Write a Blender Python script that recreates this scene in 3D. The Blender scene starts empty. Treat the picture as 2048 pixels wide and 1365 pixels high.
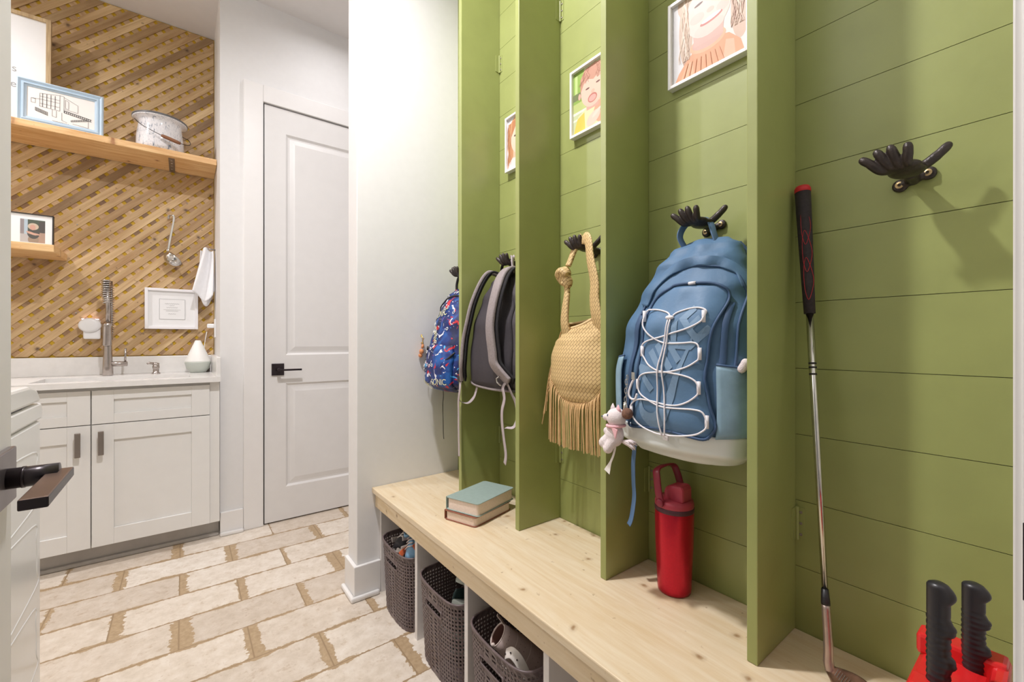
import bpy, bmesh, math, random
from mathutils import Vector, Matrix, noise
random.seed(7)
sc = bpy.context.scene
COL = sc.collection
PI = math.pi

# ------------------------------------------------------------------ camera
cam_d = bpy.data.cameras.new('camera')
cam = bpy.data.objects.new('camera', cam_d); COL.objects.link(cam)
cam.location = (0, 0, 1.08)
cam.rotation_euler = (math.radians(90), 0, math.radians(-37.4))
cam_d.sensor_fit = 'HORIZONTAL'; cam_d.sensor_width = 36
cam_d.lens = 860 * 36 / 2048
cam_d.shift_y = -1 / 2048
cam_d.clip_start = 0.01
sc.camera = cam

# ------------------------------------------------------------------ world, exposure
w = bpy.data.worlds.new('world'); sc.world = w; w.use_nodes = True
bg = w.node_tree.nodes['Background']
bg.inputs['Color'].default_value = (0.99, 0.99, 1.0, 1)
bg.inputs['Strength'].default_value = 0.17
sc.view_settings.view_transform = 'Standard'
sc.view_settings.look = 'None'
sc.view_settings.gamma = 1
sc.view_settings.exposure = 0.1
sc.view_settings.use_curve_mapping = False
try:
    sc.cycles.use_denoising = True
    sc.cycles.max_bounces = 8
    sc.cycles.diffuse_bounces = 5
    sc.cycles.sample_clamp_indirect = 8
except Exception:
    pass

CEIL = 3.05
LIGHTS = [  # x, y, watts : recessed ceiling lights, the last an added fill
    (0.15, 1.12, 40.0),
    (-1.35, 2.62, 24.0),
    (0.75, 2.42, 3.5),  # added to brighten the door wall; no lamp known here
]

def area_light(x, y, watts):
    l = bpy.data.lights.new('ceiling_light_lamp', 'AREA')
    l.shape = 'DISK'; l.size = 0.11; l.energy = watts
    l.color = (1.0, 0.972, 0.992)
    l.spread = math.radians(165)
    o = bpy.data.objects.new('ceiling_light_lamp', l); COL.objects.link(o)
    o.location = (x, y, CEIL - 0.012)
    return o
for a in LIGHTS:
    area_light(*a)

# ------------------------------------------------------------------ materials
def lin(c):
    return c / 12.92 if c <= 0.04045 else ((c + 0.055) / 1.055) ** 2.4
def rgb(r, g, b):
    return (lin(r / 255), lin(g / 255), lin(b / 255), 1)

class G:
    """small node-graph helper"""
    def __init__(s, name):
        s.m = bpy.data.materials.new(name); s.m.use_nodes = True
        s.t = s.m.node_tree; s.n = s.t.nodes; s.l = s.t.links
        s.b = s.n['Principled BSDF']
    def node(s, t, **kw):
        n = s.n.new(t)
        for k, v in kw.items():
            setattr(n, k, v)
        return n
    def put(s, sock, v):
        if hasattr(v, 'is_linked') or isinstance(v, bpy.types.NodeSocket):
            s.l.new(v, sock)
        else:
            sock.default_value = v
    def math(s, op, a, b=0.0, c=0.0):
        n = s.node('ShaderNodeMath', operation=op)
        s.put(n.inputs[0], a); s.put(n.inputs[1], b); s.put(n.inputs[2], c)
        return n.outputs[0]
    def coord(s, out='Object'):
        return s.node('ShaderNodeTexCoord').outputs[out]
    def mapping(s, vec, scale=(1, 1, 1), rot=(0, 0, 0), loc=(0, 0, 0)):
        n = s.node('ShaderNodeMapping')
        s.l.new(vec, n.inputs[0]); n.inputs['Scale'].default_value = scale
        n.inputs['Rotation'].default_value = rot; n.inputs['Location'].default_value = loc
        return n.outputs[0]
    def noise(s, vec, scale=5, detail=3, rough=.5, dist=0.0, out=0):
        n = s.node('ShaderNodeTexNoise')
        s.l.new(vec, n.inputs['Vector']); n.inputs['Scale'].default_value = scale
        n.inputs['Detail'].default_value = detail; n.inputs['Roughness'].default_value = rough
        n.inputs['Distortion'].default_value = dist
        return n.outputs[out]
    def ramp(s, fac, stops, interp='LINEAR'):
        n = s.node('ShaderNodeValToRGB'); cr = n.color_ramp; cr.interpolation = interp
        while len(cr.elements) < len(stops):
            cr.elements.new(0.5)
        for e, (p, c) in zip(cr.elements, stops):
            e.position = p; e.color = c
        s.put(n.inputs[0], fac)
        return n.outputs[0]
    def mix(s, fac, a, b, mode='MIX'):
        n = s.node('ShaderNodeMix', data_type='RGBA', blend_type=mode)
        s.put(n.inputs[0], fac); s.put(n.inputs[6], a); s.put(n.inputs[7], b)
        return n.outputs[2]
    def bump(s, h, strength=.3, dist=.01):
        n = s.node('ShaderNodeBump')
        s.l.new(h, n.inputs['Height']); n.inputs['Strength'].default_value = strength
        n.inputs['Distance'].default_value = dist
        s.l.new(n.outputs[0], s.b.inputs['Normal'])
    def base(s, v): s.put(s.b.inputs['Base Color'], v)
    def set(s, **kw):
        for k, v in kw.items():
            s.put(s.b.inputs[k.replace('_', ' ')], v)
        return s

def plain(name, col, rough=.5, metal=0.0, vary=.06, scale=18, bump=0.0, spec=.5, **kw):
    g = G(name)
    v = g.noise(g.coord(), scale, 3)
    dark = tuple(c * (1 - vary) for c in col[:3]) + (1,)
    lite = tuple(min(1, c * (1 + vary)) for c in col[:3]) + (1,)
    g.base(g.ramp(v, [(.3, dark), (.7, lite)]))
    g.set(Roughness=rough, Metallic=metal)
    g.b.inputs['Specular IOR Level'].default_value = spec
    for k, x in kw.items():
        g.b.inputs[k.replace('_', ' ')].default_value = x
    if bump:
        g.bump(g.noise(g.coord(), scale * 6, 2), bump, .004)
    return g.m

def wood(name, c1, c2, grain=(1, 12, 12), knots=None, rough=.55, island=None, scale=4.0, rot=(0, 0, 0), kscale=5, kflat='xy'):
    g = G(name)
    co = g.mapping(g.coord(), (1, 1, 1), rot)
    geo = g.node('ShaderNodeNewGeometry')
    if island:
        add = g.node('ShaderNodeVectorMath', operation='SCALE')
        cmb = g.node('ShaderNodeCombineXYZ')
        g.l.new(geo.outputs['Random Per Island'], cmb.inputs[0]); g.l.new(geo.outputs['Random Per Island'], cmb.inputs[1]); g.l.new(geo.outputs['Random Per Island'], cmb.inputs[2])
        g.l.new(cmb.outputs[0], add.inputs[0]); add.inputs['Scale'].default_value = 37.0
        ad2 = g.node('ShaderNodeVectorMath', operation='ADD')
        g.l.new(co, ad2.inputs[0]); g.l.new(add.outputs[0], ad2.inputs[1]); co = ad2.outputs[0]
    st = g.mapping(co, grain)
    n1 = g.noise(st, scale, 6, .62, .6)
    n2 = g.noise(st, scale * 4, 3, .6)
    f = g.math('ADD', g.math('MULTIPLY', n1, .75), g.math('MULTIPLY', n2, .25))
    colr = g.ramp(f, [(.33, c2), (.62, c1)])
    if island:
        a, b = island
        tone = g.ramp(g.noise(g.mapping(co, (.9, .9, .9)), 2.2, 2), [(.3, a), (.7, b)])
        colr = g.mix(.75, colr, tone, 'MULTIPLY')
        hs = g.ramp(geo.outputs['Random Per Island'], [(0, rgb(150, 140, 136)), (.25, rgb(222, 216, 210)), (1, rgb(255, 255, 255))])
        colr = g.mix(1.0, colr, hs, 'MULTIPLY')
    if knots:
        v = g.node('ShaderNodeTexVoronoi'); v.inputs['Scale'].default_value = kscale
        v.voronoi_dimensions = '2D'
        sx_ = g.node('ShaderNodeSeparateXYZ'); g.l.new(co, sx_.inputs[0])
        cx_ = g.node('ShaderNodeCombineXYZ')
        for q_ in (0, 1): g.l.new(sx_.outputs['xyz'.index(kflat[q_])], cx_.inputs[q_])
        wv_ = g.node('ShaderNodeVectorMath', operation='ADD')
        nz_ = g.node('ShaderNodeVectorMath', operation='SCALE'); g.l.new(g.noise(co, 30, 2, out=1), nz_.inputs[0]); nz_.inputs['Scale'].default_value = .02
        g.l.new(cx_.outputs[0], wv_.inputs[0]); g.l.new(nz_.outputs[0], wv_.inputs[1])
        g.l.new(wv_.outputs[0], v.inputs['Vector'])
        spk_ = g.ramp(g.noise(co, 46, 2), [(.70, (0, 0, 0, 1)), (.76, (1, 1, 1, 1))])
        colr = g.mix(g.math('MULTIPLY', spk_, .55), colr, knots)
        st_ = g.ramp(g.noise(co, 4, 4, .6), [(.55, (0, 0, 0, 1)), (.75, (1, 1, 1, 1))])
        colr = g.mix(g.math('MULTIPLY', st_, .35), colr, c2)
        kf = g.ramp(v.outputs['Distance'], [(.0, (1, 1, 1, 1)), (.04, (.6, .6, .6, 1)), (.06, (.25, .25, .25, 1)), (.12, (0, 0, 0, 1))])
        sel = g.math('GREATER_THAN', g.node('ShaderNodeSeparateColor').outputs[0], .5)
        sep = sel.node.inputs[0].links[0].from_node
        g.l.new(v.outputs['Color'], sep.inputs[0])
        kf2 = g.math('MULTIPLY', kf, sel)
        colr = g.mix(kf2, colr, knots)
    g.base(colr); g.set(Roughness=rough)
    g.bump(f, .12, .003)
    return g.m

M = {}
M['wall'] = plain('wall_paint', rgb(228, 227, 226), .6, vary=.012, bump=.03, scale=30)
M['trim'] = plain('trim_paint', rgb(232, 230, 228), .35, vary=.01)
M['door'] = plain('door_paint', rgb(226, 224, 222), .38, vary=.012)
M['ceiling'] = plain('ceiling_paint', rgb(226, 223, 221), .8, vary=.012)
M['green'] = plain('green_paint', rgb(151, 158, 95), .36, vary=.05, scale=9, bump=.06, spec=.6)
M['yellow'] = plain('yellow_paint', rgb(216, 176, 40), .6)
M['cabinet'] = plain('cabinet_paint', rgb(230, 229, 226), .35, vary=.01)
M['appliance'] = plain('appliance_enamel', rgb(232, 233, 233), .2, vary=.006)
M['quartz'] = plain('white_quartz', rgb(232, 230, 227), .2, vary=.03, scale=30)
M['kick'] = plain('toe_kick_grey', rgb(176, 172, 168), .5)
M['steel'] = plain('brushed_nickel', rgb(178, 170, 165), .27, 1.0, vary=.08, scale=60)
M['pull'] = plain('satin_nickel', rgb(150, 142, 137), .38, .85)
M['chrome'] = plain('chrome', rgb(205, 203, 200), .12, 1.0)
M['bronze'] = plain('dark_bronze', rgb(50, 42, 46), .3, .55, vary=.15, spec=.7)
M['bronze_top'] = plain('pale_bronze', rgb(112, 92, 82), .38, .6, vary=.15)  # paler bronze for the lever's upward face
M['rose'] = plain('grey_bronze', rgb(128, 120, 122), .3, .7)
M['iron'] = plain('cast_iron_brown', rgb(58, 50, 47), .38, .35, vary=.2, scale=60, bump=.15)
M['brass'] = plain('brass_screw', rgb(200, 175, 130), .3, .8)
M['white_frame'] = plain('white_frame', rgb(240, 238, 240), .35, vary=.01)
M['white_plastic'] = plain('white_plastic', rgb(240, 240, 240), .3, vary=.01)
M['ceramic'] = plain('matte_white_ceramic', rgb(240, 240, 236), .45, vary=.01)
M['ceramic_grey'] = plain('grey_green_ceramic', rgb(190, 196, 188), .4, vary=.03)
M['towel'] = plain('white_waffle_cotton', rgb(240, 240, 242), .9, vary=.02, bump=.25, scale=40)
M['black'] = plain('black_satin', rgb(34, 32, 34), .4)
M['dark_inside'] = plain('dark_lining', rgb(70, 52, 46), .8)
M['paper'] = plain('paper', rgb(238, 233, 228), .7, vary=.01)
M['ink'] = plain('ink', rgb(60, 58, 60), .7)
M['grey_ink'] = plain('grey_ink', rgb(160, 160, 160), .7)
M['blue_frame'] = plain('pale_blue_frame', rgb(184, 205, 222), .35, vary=.03)
M['tan_frame'] = wood('tan_frame_wood', rgb(205, 180, 140), rgb(165, 138, 100), (12, 12, 1))
M['wood_top'] = wood('bench_pine', rgb(226, 210, 182), rgb(214, 190, 152), (14, 1.1, 14), knots=rgb(150, 116, 80), kscale=8, scale=3.2, rough=.42, kflat='xy')
M['wood_apron'] = wood('apron_pine', rgb(232, 214, 184), rgb(218, 194, 154), (14, 1.1, 14), knots=rgb(150, 116, 80), kscale=9, scale=3.0, kflat='yz')
M['wood_shelf'] = wood('shelf_pine', rgb(240, 205, 152), rgb(206, 152, 92), (1.1, 12, 12), knots=rgb(140, 80, 40), kscale=5.5, scale=2.6, kflat='xy')
M['lat_front'] = wood('lattice_cedar_front', rgb(240, 214, 168), rgb(200, 164, 116), (1.0, 16, 16), knots=rgb(86, 62, 46), kscale=6, kflat='xz', scale=2.2, rot=(0, PI / 4, 0), island=(rgb(204, 188, 172), rgb(255, 255, 255)))
M['lat_back'] = wood('lattice_cedar_back', rgb(240, 212, 170), rgb(214, 178, 134), (1.0, 16, 16), scale=2.2, rot=(0, -PI / 4, 0), island=(rgb(190, 168, 155), rgb(255, 255, 255)))
M['grip_wood'] = wood('grip_wood', rgb(150, 100, 66), rgb(92, 58, 40), (1, 10, 10))
M['basket'] = plain('brown_plastic', rgb(104, 90, 90), .36, vary=.1, scale=40)
M['white_panel'] = plain('white_melamine', rgb(226, 222, 220), .45, vary=.01)
M['red_plastic'] = plain('red_plastic', rgb(214, 40, 42), .25, vary=.04)
M['rubber'] = plain('black_rubber', rgb(40, 38, 42), .35, vary=.1)
M['amber'] = plain('amber_lens', rgb(190, 130, 70), .15, vary=.2, scale=120)
M['maroon'] = plain('maroon_plastic', rgb(140, 40, 62), .35)
M['rose_lid'] = plain('rose_plastic', rgb(186, 66, 86), .4)
M['gasket'] = plain('gasket_plum', rgb(84, 46, 58), .5)
M['bottle_red'] = plain('red_metallic', rgb(196, 28, 52), .28, .55, vary=.05, scale=200)
M['grey_strap'] = plain('grey_felt', rgb(150, 140, 140), .9, vary=.12, scale=160, bump=.3)
M['web_grey'] = plain('grey_webbing', rgb(178, 166, 168), .8, vary=.05, scale=200)
M['charcoal'] = plain('charcoal_nylon', rgb(80, 74, 78), .75, vary=.1, scale=90, bump=.2)
M['blue_cloth'] = plain('blue_nylon', rgb(80, 113, 146), .6, vary=.08, scale=24, bump=.12)
M['blue_dark'] = plain('blue_trim', rgb(58, 84, 118), .6, vary=.06)
M['blue_web'] = plain('blue_webbing', rgb(88, 116, 150), .75)
M['blue_pocket'] = plain('pale_blue_stretch', rgb(134, 164, 182), .55, vary=.12, scale=30)
M['white_base'] = plain('white_coated_cloth', rgb(226, 232, 230), .4, vary=.03, scale=12)
M['cord'] = plain('white_cord', rgb(236, 232, 236), .6, vary=.02)
M['mesh_navy'] = plain('navy_mesh', rgb(58, 84, 124), .8, vary=.4, scale=220, bump=.5)
M['plush'] = plain('white_plush', rgb(242, 230, 230), .95, vary=.04, scale=120, bump=.6)
M['pink'] = plain('pink_plush', rgb(238, 186, 192), .9, vary=.05, scale=80)
M['brown_felt'] = plain('brown_bead', rgb(120, 84, 66), .7, vary=.35, scale=160, bump=.5)
M['gold'] = plain('gold_metal', rgb(214, 170, 90), .3, .8)
M['book_teal'] = plain('teal_leather', rgb(148, 166, 160), .5, vary=.05, scale=70, bump=.2)
M['book_brown'] = plain('brown_leather', rgb(140, 86, 66), .5, vary=.1, scale=60, bump=.2)
M['shoe_blue'] = plain('shoe_blue', rgb(116, 156, 186), .6, vary=.05)
M['shoe_white'] = plain('shoe_white', rgb(232, 222, 216), .6, vary=.03)
M['shoe_orange'] = plain('shoe_orange', rgb(226, 108, 60), .55)
M['shoe_black'] = plain('shoe_black', rgb(40, 38, 42), .6, vary=.1)
M['teal'] = plain('dark_teal_foam', rgb(60, 84, 86), .5, vary=.06)
M['pale_teal'] = plain('pale_grey_foam', rgb(196, 206, 200), .5, vary=.03)
M['boot'] = plain('taupe_leather', rgb(186, 166, 160), .55, vary=.06, scale=40)
M['boot_edge'] = plain('pale_piping', rgb(220, 204, 196), .55)
M['boot_in'] = plain('boot_lining', rgb(120, 84, 74), .8)
M['strap_white'] = plain('white_studded_leather', rgb(232, 224, 216), .5, vary=.02)
M['stud'] = plain('dark_stud', rgb(70, 56, 56), .35, .5)
M['club_black'] = plain('grip_rubber', rgb(46, 38, 42), .7, vary=.25, scale=140, bump=.3)
M['club_red'] = plain('red_grip_cap', rgb(206, 40, 50), .5)
M['club_head'] = plain('rusty_club_steel', rgb(150, 118, 100), .35, .8, vary=.4, scale=40)
M['copper'] = plain('copper_steel', rgb(186, 168, 160), .34, .85, vary=.1)
M['skin'] = plain('photo_skin', rgb(246, 214, 200), .5, vary=.03)
M['skin_dark'] = plain('photo_skin_dark', rgb(226, 176, 160), .5, vary=.03)
M['lens'] = G('lamp_lens').set(Roughness=.5).m
_b = M['lens'].node_tree.nodes['Principled BSDF']
_b.inputs['Emission Color'].default_value = (1, .93, .84, 1); _b.inputs['Emission Strength'].default_value = 6
_g = G('night_light_glow'); _g.set(Roughness=.4); M['glow'] = _g.m
_g.b.inputs['Emission Color'].default_value = (1, .74, .95, 1); _g.b.inputs['Emission Strength'].default_value = 4

def col(name, r, g_, b, rough=.55):
    k = f'c{r}_{g_}_{b}'
    if k not in M:
        M[k] = plain(name, rgb(r, g_, b), rough, vary=.03)
    return M[k]

# floor: long distressed brick tiles
def floor_mat():
    g = G('distressed_brick_tile')
    co = g.coord()
    sp = g.node('ShaderNodeSeparateXYZ'); g.l.new(co, sp.inputs[0])
    X, Y = sp.outputs[0], sp.outputs[1]
    TL, TH = .411, .2025
    row = g.math('FLOOR', g.math('DIVIDE', g.math('SUBTRACT', Y, 1.411), TH))
    odd = g.math('MODULO', g.math('ABSOLUTE', row), 2.0)
    ux = g.math('ADD', g.math('DIVIDE', g.math('SUBTRACT', X, .448), TL), g.math('MULTIPLY', odd, .5))
    uy = g.math('DIVIDE', g.math('SUBTRACT', Y, 1.411), TH)
    fx = g.math('FRACT', g.math('ADD', ux, 100)); fy = g.math('FRACT', g.math('ADD', uy, 100))
    ix = g.math('FLOOR', ux)
    cid = g.node('ShaderNodeCombineXYZ'); g.put(cid.inputs[0], ix); g.put(cid.inputs[1], row)
    wn = g.node('ShaderNodeTexWhiteNoise'); wn.noise_dimensions = '2D'; g.l.new(cid.outputs[0], wn.inputs['Vector'])
    rs = g.node('ShaderNodeSeparateColor'); g.l.new(wn.outputs['Color'], rs.inputs[0])
    r1, r2, r3 = rs.outputs
    nA = g.noise(co, 22, 6, .7)
    nB = g.noise(co, 70, 4, .7)
    nC = g.noise(co, 6, 3, .6)
    jag = g.math('ADD', g.math('MULTIPLY', g.math('SUBTRACT', nA, .5), .05), g.math('MULTIPLY', g.math('SUBTRACT', nB, .5), .03))
    dl = g.math('MULTIPLY', fx, TL); dr = g.math('MULTIPLY', g.math('SUBTRACT', 1, fx), TL)
    wl = g.math('MULTIPLY', g.math('POWER', r1, 1.3), .046); wr = g.math('MULTIPLY', g.math('POWER', r2, 2.0), .04)
    eL = g.math('LESS_THAN', g.math('ADD', dl, jag), wl)
    eR = g.math('LESS_THAN', g.math('ADD', dr, jag), wr)
    db = g.math('MULTIPLY', g.math('MINIMUM', fy, g.math('SUBTRACT', 1, fy)), TH)
    wb = g.math('MULTIPLY', g.math('POWER', nC, 3.0), .045)
    eB = g.math('LESS_THAN', g.math('ADD', db, g.math('MULTIPLY', jag, .55)), wb)
    worn = g.math('MAXIMUM', g.math('MAXIMUM', eL, eR), eB)
    dj = g.math('MINIMUM', g.math('MINIMUM', dl, dr), db)
    joint = g.math('LESS_THAN', dj, .0022)
    cream = g.ramp(nA, [(.3, rgb(208, 197, 182)), (.5, rgb(221, 211, 198)), (.7, rgb(231, 224, 214))])
    blot = g.ramp(g.noise(co, 30, 6, .75), [(.56, (0, 0, 0, 1)), (.70, (1, 1, 1, 1))])
    cream = g.mix(g.math('MULTIPLY', blot, .6), cream, rgb(186, 164, 138))
    spk = g.ramp(g.noise(co, 120, 3, .7), [(.64, (0, 0, 0, 1)), (.72, (1, 1, 1, 1))])
    cream = g.mix(g.math('MULTIPLY', spk, .5), cream, rgb(168, 150, 134))
    tone = g.ramp(r3, [(0, rgb(222, 214, 206)), (.5, rgb(245, 241, 236)), (1, rgb(255, 255, 255))])
    cream = g.mix(.8, cream, tone, 'MULTIPLY')
    tan = g.ramp(nB, [(.35, rgb(164, 140, 108)), (.7, rgb(184, 160, 128))])
    c = g.mix(worn, cream, tan)
    c = g.mix(joint, c, rgb(150, 126, 96))
    g.base(c); g.set(Roughness=g.ramp(nA, [(.3, (.42, .42, .42, 1)), (.7, (.6, .6, .6, 1))]))
    h = g.math('SUBTRACT', g.math('SUBTRACT', g.math('MULTIPLY', nA, .25), g.math('MULTIPLY', worn, .5)), g.math('MULTIPLY', joint, .9))
    g.bump(h, .35, .004)
    return g.m
M['floor'] = floor_mat()

def weave_mat(name, c1, c2, s=56):
    g = G(name)
    co = g.mapping(g.coord(), (1, 1, 1), (math.radians(45), 0, 0))
    sp = g.node('ShaderNodeSeparateXYZ'); g.l.new(co, sp.inputs[0])
    cb = g.node('ShaderNodeCombineXYZ'); g.l.new(sp.outputs[1], cb.inputs[0]); g.l.new(sp.outputs[2], cb.inputs[1])
    br = g.node('ShaderNodeTexBrick'); g.l.new(cb.outputs[0], br.inputs['Vector'])
    br.inputs['Scale'].default_value = s; br.inputs['Mortar Size'].default_value = .05
    br.inputs['Brick Width'].default_value = 1.0; br.inputs['Row Height'].default_value = .5
    br.inputs['Mortar Smooth'].default_value = .6
    br.inputs['Color1'].default_value = (1, 1, 1, 1); br.inputs['Color2'].default_value = (.9, .9, .9, 1); br.inputs['Mortar'].default_value = (0, 0, 0, 1)
    n = g.noise(g.coord(), 25, 3)
    c = g.mix(n, c1, tuple(x * .86 for x in c1[:3]) + (1,))
    c = g.mix(br.outputs['Fac'], c, c2)
    g.base(c); g.set(Roughness=.55)
    g.bump(br.outputs['Color'], .5, .003)
    return g.m
M['straw'] = weave_mat('woven_straw_leather', rgb(226, 196, 142), rgb(140, 104, 60))
M['straw_plain'] = plain('tan_leather', rgb(228, 198, 150), .55, vary=.08, scale=30)
M['fringe'] = plain('tan_suede', rgb(214, 178, 128), .7, vary=.12, scale=40)

def kid_mat():
    g = G('patterned_blue_nylon')
    co = g.coord()
    n1 = g.noise(co, 16, 2, .5, .4)
    n2 = g.noise(g.mapping(co, (1, 1, 1), loc=(3, 5, 1)), 26, 2, .5, .8)
    n3 = g.noise(g.mapping(co, (1, 1, 1), loc=(9, 2, 7)), 34, 2, .5, .8)
    c = g.ramp(n1, [(.40, rgb(12, 24, 72)), (.54, rgb(18, 42, 112)), (.68, rgb(30, 92, 168))], 'LINEAR')
    c = g.mix(g.ramp(n2, [(.655, (0, 0, 0, 1)), (.66, (1, 1, 1, 1))]), c, rgb(196, 40, 52))
    c = g.mix(g.ramp(n3, [(.645, (0, 0, 0, 1)), (.65, (1, 1, 1, 1))]), c, rgb(228, 226, 232))
    c = g.mix(g.ramp(n3, [(.30, (1, 1, 1, 1)), (.305, (0, 0, 0, 1))]), c, rgb(70, 170, 232))
    g.base(c); g.set(Roughness=.45)
    g.bump(g.noise(co, 20, 3), .15, .004)
    return g.m
M['kid'] = kid_mat()

M['pocket'] = plain('pocket_nylon', rgb(88, 122, 156), .55, vary=.06, scale=20, bump=.1)
M['print_blue'] = plain('pale_blue_print', rgb(118, 147, 176), .5, vary=.04)

def enamel_mat():
    g = G('speckled_enamel')
    co = g.mapping(g.coord(), (1, 1, .35))
    n = g.noise(co, 70, 4, .7, 1.0)
    c = g.ramp(n, [(.33, rgb(120, 134, 150)), (.43, rgb(222, 222, 226)), (.6, rgb(240, 238, 240)), (.68, rgb(150, 160, 172))])
    g.base(c); g.set(Roughness=.12)
    return g.m
M['enamel'] = enamel_mat()
M['enamel_rim'] = plain('grey_enamel_rim', rgb(104, 104, 106), .3)

# ------------------------------------------------------------------ mesh helpers
class MB:
    def __init__(s):
        s.v = []; s.f = []; s.mi = []; s.cur = 0
    def add(s, verts, faces):
        o = len(s.v)
        s.v += [tuple(p) for p in verts]
        for f in faces:
            s.f.append([i + o for i in f]); s.mi.append(s.cur)
        return s
    def box(s, x0, x1, y0, y1, z0, z1):
        return s.add([(x0, y0, z0), (x1, y0, z0), (x1, y1, z0), (x0, y1, z0), (x0, y0, z1), (x1, y0, z1), (x1, y1, z1), (x0, y1, z1)],
                     [(0, 3, 2, 1), (4, 5, 6, 7), (0, 1, 5, 4), (1, 2, 6, 5), (2, 3, 7, 6), (3, 0, 4, 7)])
    def loft(s, rings, caps=True, closed=False):
        n = len(rings[0]); o = len(s.v)
        vs = [p for r in rings for p in r]
        fs = []
        m = len(rings)
        for i in range(m if closed else m - 1):
            for j in range(n):
                a = i * n + j; b = i * n + (j + 1) % n
                i2 = (i + 1) % m
                fs.append((a, b, i2 * n + (j + 1) % n, i2 * n + j))
        if caps and not closed:
            fs.append(tuple(range(n))[::-1]); fs.append(tuple((m - 1) * n + j for j in range(n)))
        return s.add(vs, fs)
    def tube(s, pts, r, seg=10, closed=False, flat=None, caps=True):
        """tube along pts; r number or list; flat=(direction, ratio) widens along a direction"""
        P = [Vector(p) for p in pts]; n = len(P)
        R = r if isinstance(r, (list, tuple)) else [r] * n
        rings = []; up = None
        for i in range(n):
            if closed:
                t = (P[(i + 1) % n] - P[i - 1]).normalized()
            else:
                t = (P[min(i + 1, n - 1)] - P[max(i - 1, 0)])
                t = t.normalized() if t.length > 1e-9 else Vector((0, 0, 1))
            if up is None:
                a = Vector((0, 0, 1)) if abs(t.z) < .9 else Vector((1, 0, 0))
                up = (a - t * a.dot(t)).normalized()
            else:
                up = (up - t * up.dot(t))
                up = up.normalized() if up.length > 1e-6 else t.orthogonal().normalized()
            sd = t.cross(up)
            rings.append([P[i] + (up * math.cos(2 * PI * k / seg) + sd * math.sin(2 * PI * k / seg)) * R[i] for k in range(seg)])
        return s.loft(rings, caps, closed)
    def ribbon(s, pts, wdir, width, thick):
        """strap: rectangular section, width along wdir (vector or list of vectors)"""
        P = [Vector(p) for p in pts]; n = len(P); rings = []
        for i in range(n):
            t = (P[min(i + 1, n - 1)] - P[max(i - 1, 0)]).normalized()
            wd = Vector(wdir[i]) if isinstance(wdir, list) else Vector(wdir)
            ww = width[i] if isinstance(width, (list, tuple)) else width
            wd = (wd - t * wd.dot(t)).normalized()
            nn = t.cross(wd)
            h = ww / 2; k = thick / 2
            rings.append([P[i] + wd * a + nn * b for a, b in ((-h, -k * .6), (-h * .86, -k), (h * .86, -k), (h, -k * .6), (h, k * .6), (h * .86, k), (-h * .86, k), (-h, k * .6))])
        return s.loft(rings)
    def lathe(s, prof, c=(0, 0, 0), seg=32, axis='z', sx=1, sy=1):
        rings = []
        for r, h in prof:
            ring = []
            for k in range(seg):
                a = 2 * PI * k / seg
                x, y = r * math.cos(a) * sx, r * math.sin(a) * sy
                p = {'z': (x, y, h), 'x': (h, x, y), 'y': (x, h, y)}[axis]
                ring.append((c[0] + p[0], c[1] + p[1], c[2] + p[2]))
            rings.append(ring)
        return s.loft(rings)
    def ball(s, c, r, seg=16, rings=10, rot=None):
        rr = r if isinstance(r, (tuple, list)) else (r, r, r)
        R = []
        for i in range(rings + 1):
            a = PI * i / rings
            a = min(max(a, .02), PI - .02)
            ring = []
            for k in range(seg):
                b = 2 * PI * k / seg
                p = Vector((rr[0] * math.sin(a) * math.cos(b), rr[1] * math.sin(a) * math.sin(b), rr[2] * math.cos(a)))
                if rot: p = rot @ p
                ring.append((c[0] + p.x, c[1] + p.y, c[2] + p.z))
            R.append(ring)
        return s.loft(R)
    def prism(s, outline, fn, thick):
        """outline of (a,b) pairs; fn(a,b,depth)->xyz ; extruded from depth 0 to thick"""
        n = len(outline)
        vs = [fn(a, b, 0) for a, b in outline] + [fn(a, b, thick) for a, b in outline]
        fs = [tuple(range(n))[::-1], tuple(range(n, 2 * n))] + [(i, (i + 1) % n, n + (i + 1) % n, n + i) for i in range(n)]
        return s.add(vs, fs)
    def poly(s, pts):
        return s.add(pts, [tuple(range(len(pts)))])

def smoothpath(pts, n=6, closed=False):
    P = [Vector(p) for p in pts]; out = []
    m = len(P)
    for i in range(m if closed else m - 1):
        if closed:
            a, b, c, d = P[i - 1], P[i], P[(i + 1) % m], P[(i + 2) % m]
        else:
            a, b, c, d = P[max(i - 1, 0)], P[i], P[i + 1], P[min(i + 2, m - 1)]
        for k in range(n):
            t = k / n
            out.append(.5 * ((2 * b) + (c - a) * t + (2 * a - 5 * b + 4 * c - d) * t * t + (3 * b - a - 3 * c + d) * t ** 3))
    if not closed: out.append(P[-1])
    return out

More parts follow.
